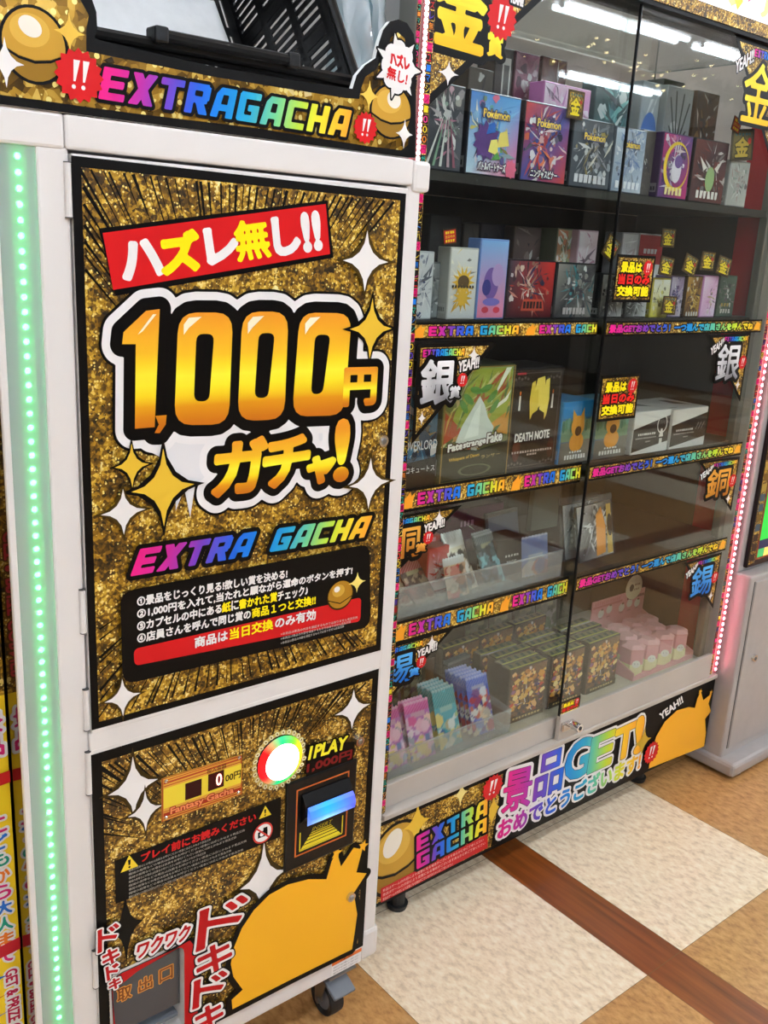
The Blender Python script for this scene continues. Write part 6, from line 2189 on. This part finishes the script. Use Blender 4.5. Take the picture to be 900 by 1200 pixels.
# pink display stand with hexagonal gift boxes
PINKM = plain('pink_card', (226, 160, 160), .6, var=.02)
PINKD = plain('pink_card_shade', (206, 136, 138), .6, var=.02)
ps = thing('display_stand', (1.64, .30, FLZ), 'pink card display stand with a tall back card and round cream badge', 'display stand')
SX0, SX1, SY0, SY1 = 1.500, 1.768, .172, .350
q = MB()
q.box(SX0, SX1, SY0, SY1, FLZ + .0008, FLZ + .004, PINKM)
for x_ in (SX0, SX1 - .003):
    vs = [(x_ + dx, y_, z_) for dx in (0, .003) for y_, z_ in ((SY0, FLZ + .004), (SY1, FLZ + .004), (SY1, FLZ + .085), (SY0, FLZ + .022))]
    q.add(vs, [(0, 1, 2, 3), (4, 7, 6, 5), (0, 4, 5, 1), (1, 5, 6, 2), (2, 6, 7, 3), (3, 7, 4, 0)], PINKM)
sc = [(SX0, FLZ + .004)] + [(SX0 + (SX1 - SX0) * i / 24, FLZ + .010 + .006 * abs(sin(i * pi / 6))) for i in range(25)] + [(SX1, FLZ + .004)]
q.prism(sc, lambda a, b_, h: (a, SY0 - h, b_), -.002, 0, PINKM)
q.build('tray', ps)
q = MB()
bx0_, bx1_ = 1.535, 1.768
zt_ = FLZ + .150
q.box(bx0_, bx1_, SY1, SY1 + .003, FLZ + .004, zt_, PINKM)
A = Art(q, front(SY1), MATTE, .0002)
A.poly([(bx0_ + .004, FLZ + .128), (bx0_ + .13, FLZ + .128), (bx0_ + .13, FLZ + .134), (bx0_ + .004, FLZ + .134)], lin((206, 130, 130)))
bars(A, bx0_ + .01, bx0_ + .12, FLZ + .136, 12, .010, lin((214, 140, 140)), 4)
for k, x_ in enumerate((.04, .075, .13, .165, .20)):
    A.poly(ell(bx0_ + x_, FLZ + .110 + .006 * (k % 2), .013, .012, 16), lin((232, 222, 216)))
    A.poly(ell(bx0_ + x_ + .004, FLZ + .121 + .006 * (k % 2), .005, .003, 8), lin((150, 110, 96)))
    bars(A, bx0_ + x_ - .008, bx0_ + x_ + .008, FLZ + .094, 3, .003, lin((150, 110, 106)), k)
bars(A, bx0_ + .15, bx0_ + .23, FLZ + .128, 10, .008, lin((120, 84, 80)), 6)
q.build('back_card', ps)
q = MB()
cc_ = (bx0_ + .175, zt_ + .012)
q.prism(ell(cc_[0], cc_[1], .036, .036, 28), lambda a, b_, h: (a, SY1 - .001 - h, b_), 0, .002, MATTE, lin((232, 224, 196)))
A = Art(q, front(SY1 - .003), MATTE, .0002)
A.poly(ell(cc_[0] - .012, cc_[1], .010, .011, 14), lin((110, 100, 92)))
bars(A, cc_[0], cc_[0] + .026, cc_[1] + .004, 4, .006, lin((170, 150, 130)), 2)
bars(A, cc_[0], cc_[0] + .024, cc_[1] - .010, 4, .006, lin((170, 150, 130)), 3)
q.build('badge', ps)


def gift_box():
    o = thing('gift_box', (0, 0, 0), 'x', 'gift box', 'small pink hexagonal gift boxes')
    r_, h = .0335, .082
    hexp = [(r_ * cos(pi / 6 + k * pi / 3), r_ * sin(pi / 6 + k * pi / 3)) for k in range(6)]
    to_ = lambda a, b_, hh: (a, b_, hh)
    CREAM = lin((236, 226, 176))
    q = MB()
    q.prism(hexp, to_, .0005, h * .42, MATTE, CREAM)
    q.prism([(a * 1.002, b_ * 1.002) for a, b_ in hexp], to_, h * .40, h * .86, MATTE, lin((226, 158, 160)))
    A = Art(q, lambda a, b_, hh: (a, -r_ * cos(pi / 6) * 1.003 - hh, b_) if False else (a, -r_ - hh, b_), MATTE, .0002)
    q.build('box_body', o, origin=(0, 0, 0))
    q = MB()
    q.prism([(a * 1.03, b_ * 1.03) for a, b_ in hexp], to_, h * .86, h * .90, MATTE, lin((220, 150, 152)))
    top = [(a * .62, b_ * .62) for a, b_ in hexp]
    vs = [(a * 1.03, b_ * 1.03, h * .90) for a, b_ in hexp] + [(a, b_, h) for a, b_ in top]
    q.add(vs, [(i, (i + 1) % 6, 6 + (i + 1) % 6, 6 + i) for i in range(6)] + [tuple(range(6, 12))], MATTE, lin((232, 172, 170)))
    q.build('lid', o, origin=(0, 0, 0))
    q = MB()
    # round white label on two neighbouring faces
    ap = r_ * cos(pi / 6) + .0004
    for ang in (-pi / 3 - pi / 6 + pi / 6, -2 * pi / 3):
        n_ = Vector((cos(ang), sin(ang), 0)); t_ = Vector((-sin(ang), cos(ang), 0))
        c0 = n_ * ap + Vector((0, 0, h * .42))
        A = Art(q, lambda a, b_, hh: tuple(c0 + t_ * a + Vector((0, 0, b_)) + n_ * hh), MATTE, .0002)
        A.poly(ell(0, 0, .0115, .0105, 18), lin((240, 234, 226)))
        for sx in (-.004, .004):
            A.poly(ell(sx, .001, .0010, .0013, 8), lin((90, 70, 66)))
    q.build('label', o, origin=(0, 0, 0))
    return o


g0 = gift_box()
ROWS = ['front row', 'second row', 'third row']
CO = ['first', 'second', 'third', 'fourth']
n_ = 0
for r_ in range(3):
    for k in range(4 if r_ != 1 else 3):
        o = g0 if n_ == 0 else copy_tree(g0)
        o.location = (1.537 + k * .064 + (.032 if r_ == 1 else 0), .209 + r_ * .0475, FLZ + .0045 + (.0 if r_ < 1 else .0))
        o.rotation_euler.z = (.0, .12, -.1, .2)[(k + r_) % 4] * .5
        o['label'] = 'pink gift box on the pink stand, %s from the gold boxes in the %s' % (CO[k], ROWS[r_])
        n_ += 1
# fourth shelf
B3 = SHZ[3]
tray(.664, 1.158, .168, .34, B3 + .0005, .062, .06, 'long frosted plastic tray on the fourth shelf')
Z3 = B3 + .0035
G3 = 'small packs and boxes in the tray of the fourth shelf'
put_packs(((150, 40, 34), (60, 44, 44)), [(70, 50, 50), (40, 36, 40), (120, 60, 50), (150, 130, 110)], 86, ['red-topped dark pack leaning at the front of the fourth shelf tray', 'red-topped dark pack second in the fourth shelf tray', 'red-topped dark pack third in the fourth shelf tray', 'red-topped dark pack fourth in the fourth shelf tray', 'red-topped dark pack behind the others, beside the red boxes'], 'card pack', G3,
          [(.715, .196, Z3, -.75, .1), (.785, .200, Z3, -.75, .15), (.718, .212, Z3, -.75, .1), (.790, .216, Z3, -.75, .12), (.722, .228, Z3, -.75, .1)], w=.068, h=.10, t=.006, band=.3)
put_packs(((226, 222, 216), (206, 196, 180)), [(60, 50, 46), (230, 226, 220), (150, 120, 96), (200, 180, 150), (30, 26, 26)], 87, ['white and black pack leaning beside the red boxes', 'white and black pack behind the first one', 'white and black pack at the rear of its stack'], 'card pack', G3,
          [(.905, .200, Z3, -.5, .2), (.912, .214, Z3, -.5, .15), (.918, .228, Z3, -.45, .1)], h=.118)
put_packs(((200, 196, 190), (190, 150, 120)), [(60, 50, 46), (220, 200, 180), (170, 110, 70), (190, 40, 50)], 88, ['pale pack with a red spot sunk low in the fourth shelf tray'], 'card pack', G3, [(.858, .183, Z3, -.3, .1)], h=.085)
put_packs(((40, 60, 64), (30, 54, 58)), [(50, 90, 96), (20, 30, 34), (120, 180, 190), (90, 110, 120)], 89, ['dark teal pack in the middle of the fourth shelf tray', 'dark teal pack behind the first teal one'], 'card pack', G3,
          [(.985, .200, Z3, -.45, .15), (.992, .214, Z3, -.45, .12)], h=.112)
put_packs(((90, 110, 160), (110, 130, 180)), [(60, 80, 140), (170, 180, 210), (190, 110, 70), (220, 210, 200)], 90, ['slate blue pack at the door seam end of the fourth shelf tray'], 'card pack', G3, [(1.104, .196, Z3, -.15, 0)], h=.09, w=.085, band=.45)
for k, (y_, lb) in enumerate(((.235, 'small red box with pink print in the fourth shelf tray'), (.275, 'small red box behind the first red one in the fourth shelf tray'))):
    prize_box(lb, .812 + .012 * k, .872 + .012 * k, Z3, .098 + .01 * k, y_, .036, (190, 50, 44), [(206, 60, 50), (230, 210, 214), (226, 150, 170)], 95 + k, n=14, group=G3, bg=[(230, 214, 216), (230, 214, 216), (200, 54, 46), (200, 54, 46)])
prize_box('black box with small white lettering in the fourth shelf tray', 1.006, 1.094, Z3, .086, .225, .06, (36, 30, 30), [(40, 34, 34)], 97, n=0, group=G3, titles=[('MAGIC', .38, .72, .30, .42, (230, 226, 220))], extra=lambda A, w, h: bars(A, -w * .2, w * .3, h * .52, 5, h * .06, lin((210, 206, 200)), 4))
prize_box('purple box standing behind the tray of the fourth shelf', .955, 1.205, B3, .112, .40, .05, (76, 30, 66), [(96, 36, 80), (80, 30, 70), (120, 50, 90)], 98, n=8, cat='prize box', extra=lambda A, w, h: bars(A, -w * .08, w * .1, h * .6, 4, h * .12, lin((190, 130, 180)), 4))
prize_box('tall dark blue box behind the purple box', 1.07, 1.18, B3, .185, .47, .05, (26, 40, 66), [(30, 54, 90), (50, 90, 140), (24, 34, 54)], 99, n=20, extra=lambda A, w, h: A.poly(burst(0, h * .72, w * .08, w * .22, 7), lin((170, 190, 220))))
prize_box('tall dark brown box behind the purple box, nearer the door seam', 1.19, 1.30, B3, .185, .47, .05, (46, 34, 34), [(54, 40, 40), (40, 32, 34)], 100, n=10)
clear_case('tall clear case with a pale card at the back by the door seam', 1.40, .44, B3 + .0005, .11, .16, .02, (150, 160, 146), .0)
clear_case('flat clear packet leaning behind the black box of the fourth shelf', 1.175, .36, B3 + .0025, .12, .10, .016, (116, 126, 146), .1, -.2)


def sleeve_pack(label, x, y, yaw, tilt, pal, seed):
    """flat clear sleeve with a printed card, leaning"""
    w, h, t = .150, .150, .006
    o = thing('sleeve_pack', (0, 0, 0), label, 'sleeve pack', 'flat packs leaning on the fourth shelf')
    q = MB()
    q.rbox(-w / 2 + .006, w / 2 - .006, -t / 2, t / 2, .002, h - .016, .001, MATTE, lin((40, 36, 34)))
    A = Art(q, lambda a, b_, hh: (a, -t / 2 - hh, b_), MATTE, .0002)
    fan_art(A, -w / 2 + .008, .004, w / 2 - .008, h - .018, pal, seed, 40)
    A.poly([(-w * .02, h * .05), (w * .22, h * .08), (w * .26, h * .5), (w * .16, h * .82), (w * .02, h * .7)], lin((226, 150, 70)))
    A.poly([(w * .28, h * .05), (w * .42, h * .05), (w * .42, h * .84), (w * .30, h * .84)], lin((206, 170, 90)))
    A.poly(ell(w * .37, h * .5, w * .07, h * .18), lin((40, 34, 30)))
    q.build('printed_card', o, origin=(0, 0, 0))
    q = MB()
    q.rbox(-w / 2, w / 2, -t / 2 - .001, t / 2 + .001, 0, h, .001, FILM)
    rnd = random.Random(seed)
    for k in range(16):
        x_, z_ = rnd.uniform(-.48, .1) * w, rnd.uniform(.05, .85) * h
        a = rnd.uniform(.6, 1.5)
        L = rnd.uniform(.01, .035)
        q.tube([(x_, -t / 2 - .0014, z_), (x_ + L * cos(a) * .5 + .003, -t / 2 - .0022, z_ + L * sin(a) * .5), (x_ + L * cos(a), -t / 2 - .0014, z_ + L * sin(a))], .0007, FILM, 5)
    q.build('clear_sleeve', o, origin=(0, 0, 0))
    o.location = (x, y, B3 + .0012)
    o.rotation_euler = (tilt, 0, yaw)
    return o


sleeve_pack('front clear-sleeved pack with white and orange print leaning on the fourth shelf', 1.330, .205, .06, -.22, [(60, 60, 60), (206, 206, 206), (150, 150, 150), (40, 36, 36), (226, 226, 226)], 5)
sleeve_pack('rear clear-sleeved pack peeking out behind the white and orange one', 1.312, .232, .02, -.20, [(120, 120, 120), (190, 190, 190), (90, 90, 92)], 6)

# =================================================================== GREY MACHINE ON THE RIGHT
gm_ = thing('arcade_machine', (2.2, .35, 0), 'silver grey arcade machine with a framed green screen, right of the glass cabinet', 'arcade machine')
SILV = plain('silver_laminate', (172, 166, 162), .42, metal=.15, var=.03, scale=30)
GX, GY = 1.848, .084
q = MB(); q.rbox(GX, 2.60, GY, .62, .045, .590, .006, SILV); q.build('base', gm_)
q = MB()
q.rbox(GX - .012, 2.62, .036, .64, .012, .052, .010, SILV)
q.build('plinth', gm_)
for x_, y_ in ((1.90, .07), (2.56, .07), (1.90, .6), (2.56, .6)):
    q = MB(); q.cyl((x_, y_, 0), (x_, y_, .014), .022, .02, STEEL, 16); q.build('foot', gm_)
q = MB()
dx0 = GX + .022
q.rbox(dx0, 2.58, GY - .005, GY + .004, .075, .575, .003, SILV)
o = q.build('door', gm_)
q = MB()
q.box(dx0 - .0025, dx0, GY - .001, GY + .002, .075, .575, SEAM)
q.build('door_gap', o)
c0 = on_y(881, 770, GY)
q = MB()
q.cyl((c0[0], GY - .012, c0[1]), (c0[0], GY - .004, c0[1]), .010, .012, CHROME, 18)
q.cyl((c0[0], GY - .013, c0[1]), (c0[0], GY - .012, c0[1]), .0045, .006, SEAM, 12)
q.build('lock', o)
q = MB(); q.rbox(GX + .004, 2.60, .128, .62, .588, 2.05, .006, SILV); q.build('upper_body', gm_)
q = MB()
dx, dy = 1.873, .116
q.rbox(dx, 2.56, dy, .1278, .602, 1.25, .003, BLACKP)
A = Art(q, front(dy), PRINT, .0003)
A.poly([(dx + .004, .606), (2.55, .606), (2.55, 1.246), (dx + .004, 1.246)], lin((50, 30, 26)))
A.poly([(dx + .006, .612), (dx + .034, .612), (dx + .034, 1.24), (dx + .006, 1.24)], K, GOLDFINE)
rnd = random.Random(2)
for k in range(22):
    z_ = .62 + k * .028
    A.raw([(dx + .008, z_), (dx + .032, z_), (dx + .032, z_ + .02), (dx + .008, z_ + .02)], [(0, 1, 2, 3)], lin(rnd.choice([(60, 40, 36), (120, 90, 40), (70, 90, 110), (90, 30, 30), (180, 150, 70)])))
A.poly([(dx + .036, .62), (2.54, .62), (2.54, 1.23), (dx + .036, 1.23)], lin((150, 70, 40)))
q.build('display', gm_)
q = MB()
GRN = printed('lit_screen', .3, emission=1.0)
A = Art(q, front(dy - .0008), GRN, .0006)
A.poly([(dx + .042, .675), (2.53, .675), (2.53, 1.22), (dx + .042, 1.22)], lin((40, 180, 60)))
A.poly([(dx + .042, .650), (2.53, .650), (2.53, .675), (dx + .042, .675)], lin((24, 26, 60)))
A.poly([(dx + .042, .626), (2.53, .626), (2.53, .650), (dx + .042, .650)], lin((50, 150, 80)))
A.poly([(dx + .075, .626), (2.53, .626), (2.53, .650), (dx + .075, .650)], lin((236, 180, 90)))
q.build('screen', gm_)

# =================================================================== NEIGHBOURING PRIZE MACHINE ON THE LEFT
nb = thing('prize_machine', (-.5, .35, 0), 'prize machine with a yellow and gold printed front panel, left of the white machine', 'prize machine')
NX, NY = -.0937, .050
q = MB(); q.box(-.95, NX - .004, NY + .012, .62, .05, 1.75, BLACK); q.box(-.94, NX - .02, NY + .03, .6, 0, .05, BLACK); q.build('housing', nb)
q = MB()
q.rbox(-.95, NX, NY, NY + .012, .06, 1.75, .001, BLACK)
A = Art(q, front(NY), PRINT, .0002)
A.poly([(-.94, .07), (NX - .0005, .07), (NX - .0005, .80), (-.94, .80)], lin((246, 208, 40)))
A.poly([(-.94, .80), (NX - .0005, .80), (NX - .0005, 1.74), (-.94, 1.74)], K, GOLD)


def vtext(A, body, xr, w, z0, z1, col, outl=()):
    """lettering turned a quarter, reading downwards"""
    A.text(body, (xr - w, z1), (xr - w, z0), (xr, z1), col, outl, .0006, q=12)


vtext(A, 'GET & PRIZE CORNER', NX - .006, .016, .215, .375, lin((196, 30, 70)), [(.003, WH)])
vtext(A, 'GET & PRIZE CORNER', NX - .006, .016, .82, 1.02, lin((196, 60, 70)), [(.002, lin((90, 60, 20)))])
for k, ch in enumerate('こどもから大人まで'):
    A.text(ch, (NX - .030, .60 - k * .026), (NX - .008, .60 - k * .026), (NX - .030, .622 - k * .026), lin([(214, 40, 110), (40, 110, 200), (30, 150, 120), (230, 120, 30)][k % 4]), [(.003, WH)], .0008, q=12)
for k, ch in enumerate('景品'):
    A.text(ch, (NX - .034, .75 - k * .034), (NX - .006, .75 - k * .034), (NX - .034, .778 - k * .034), lin((214, 40, 110)), [(.004, WH)], .001, q=12)
A.poly([(-.3, .655), (NX, .672), (NX, .690), (-.3, .675)], lin((206, 40, 40)))
A.poly([(-.3, .385), (NX, .405), (NX, .425), (-.3, .40)], lin((196, 36, 46)))
A.poly([(-.3, .335), (NX - .02, .37), (-.2, .39)], lin((30, 100, 190)))
A.poly([(-.3, .30), (NX - .018, .34), (-.2, .33)], lin((196, 36, 46)))
A.poly([(-.3, .27), (NX - .018, .31), (-.2, .30)], lin((30, 100, 190)))
A.poly([(-.25, .19), (NX - .004, .205), (NX - .004, .225), (-.25, .24)], lin((246, 230, 90)))
A.poly([(-.25, .12), (NX - .02, .19), (NX - .002, .17), (NX - .02, .13)], lin((196, 36, 60)))
A.poly([(-.94, .07), (NX - .0005, .07), (NX - .0005, .125), (-.94, .125)], lin((190, 200, 60)))
q.build('front_panel', nb)
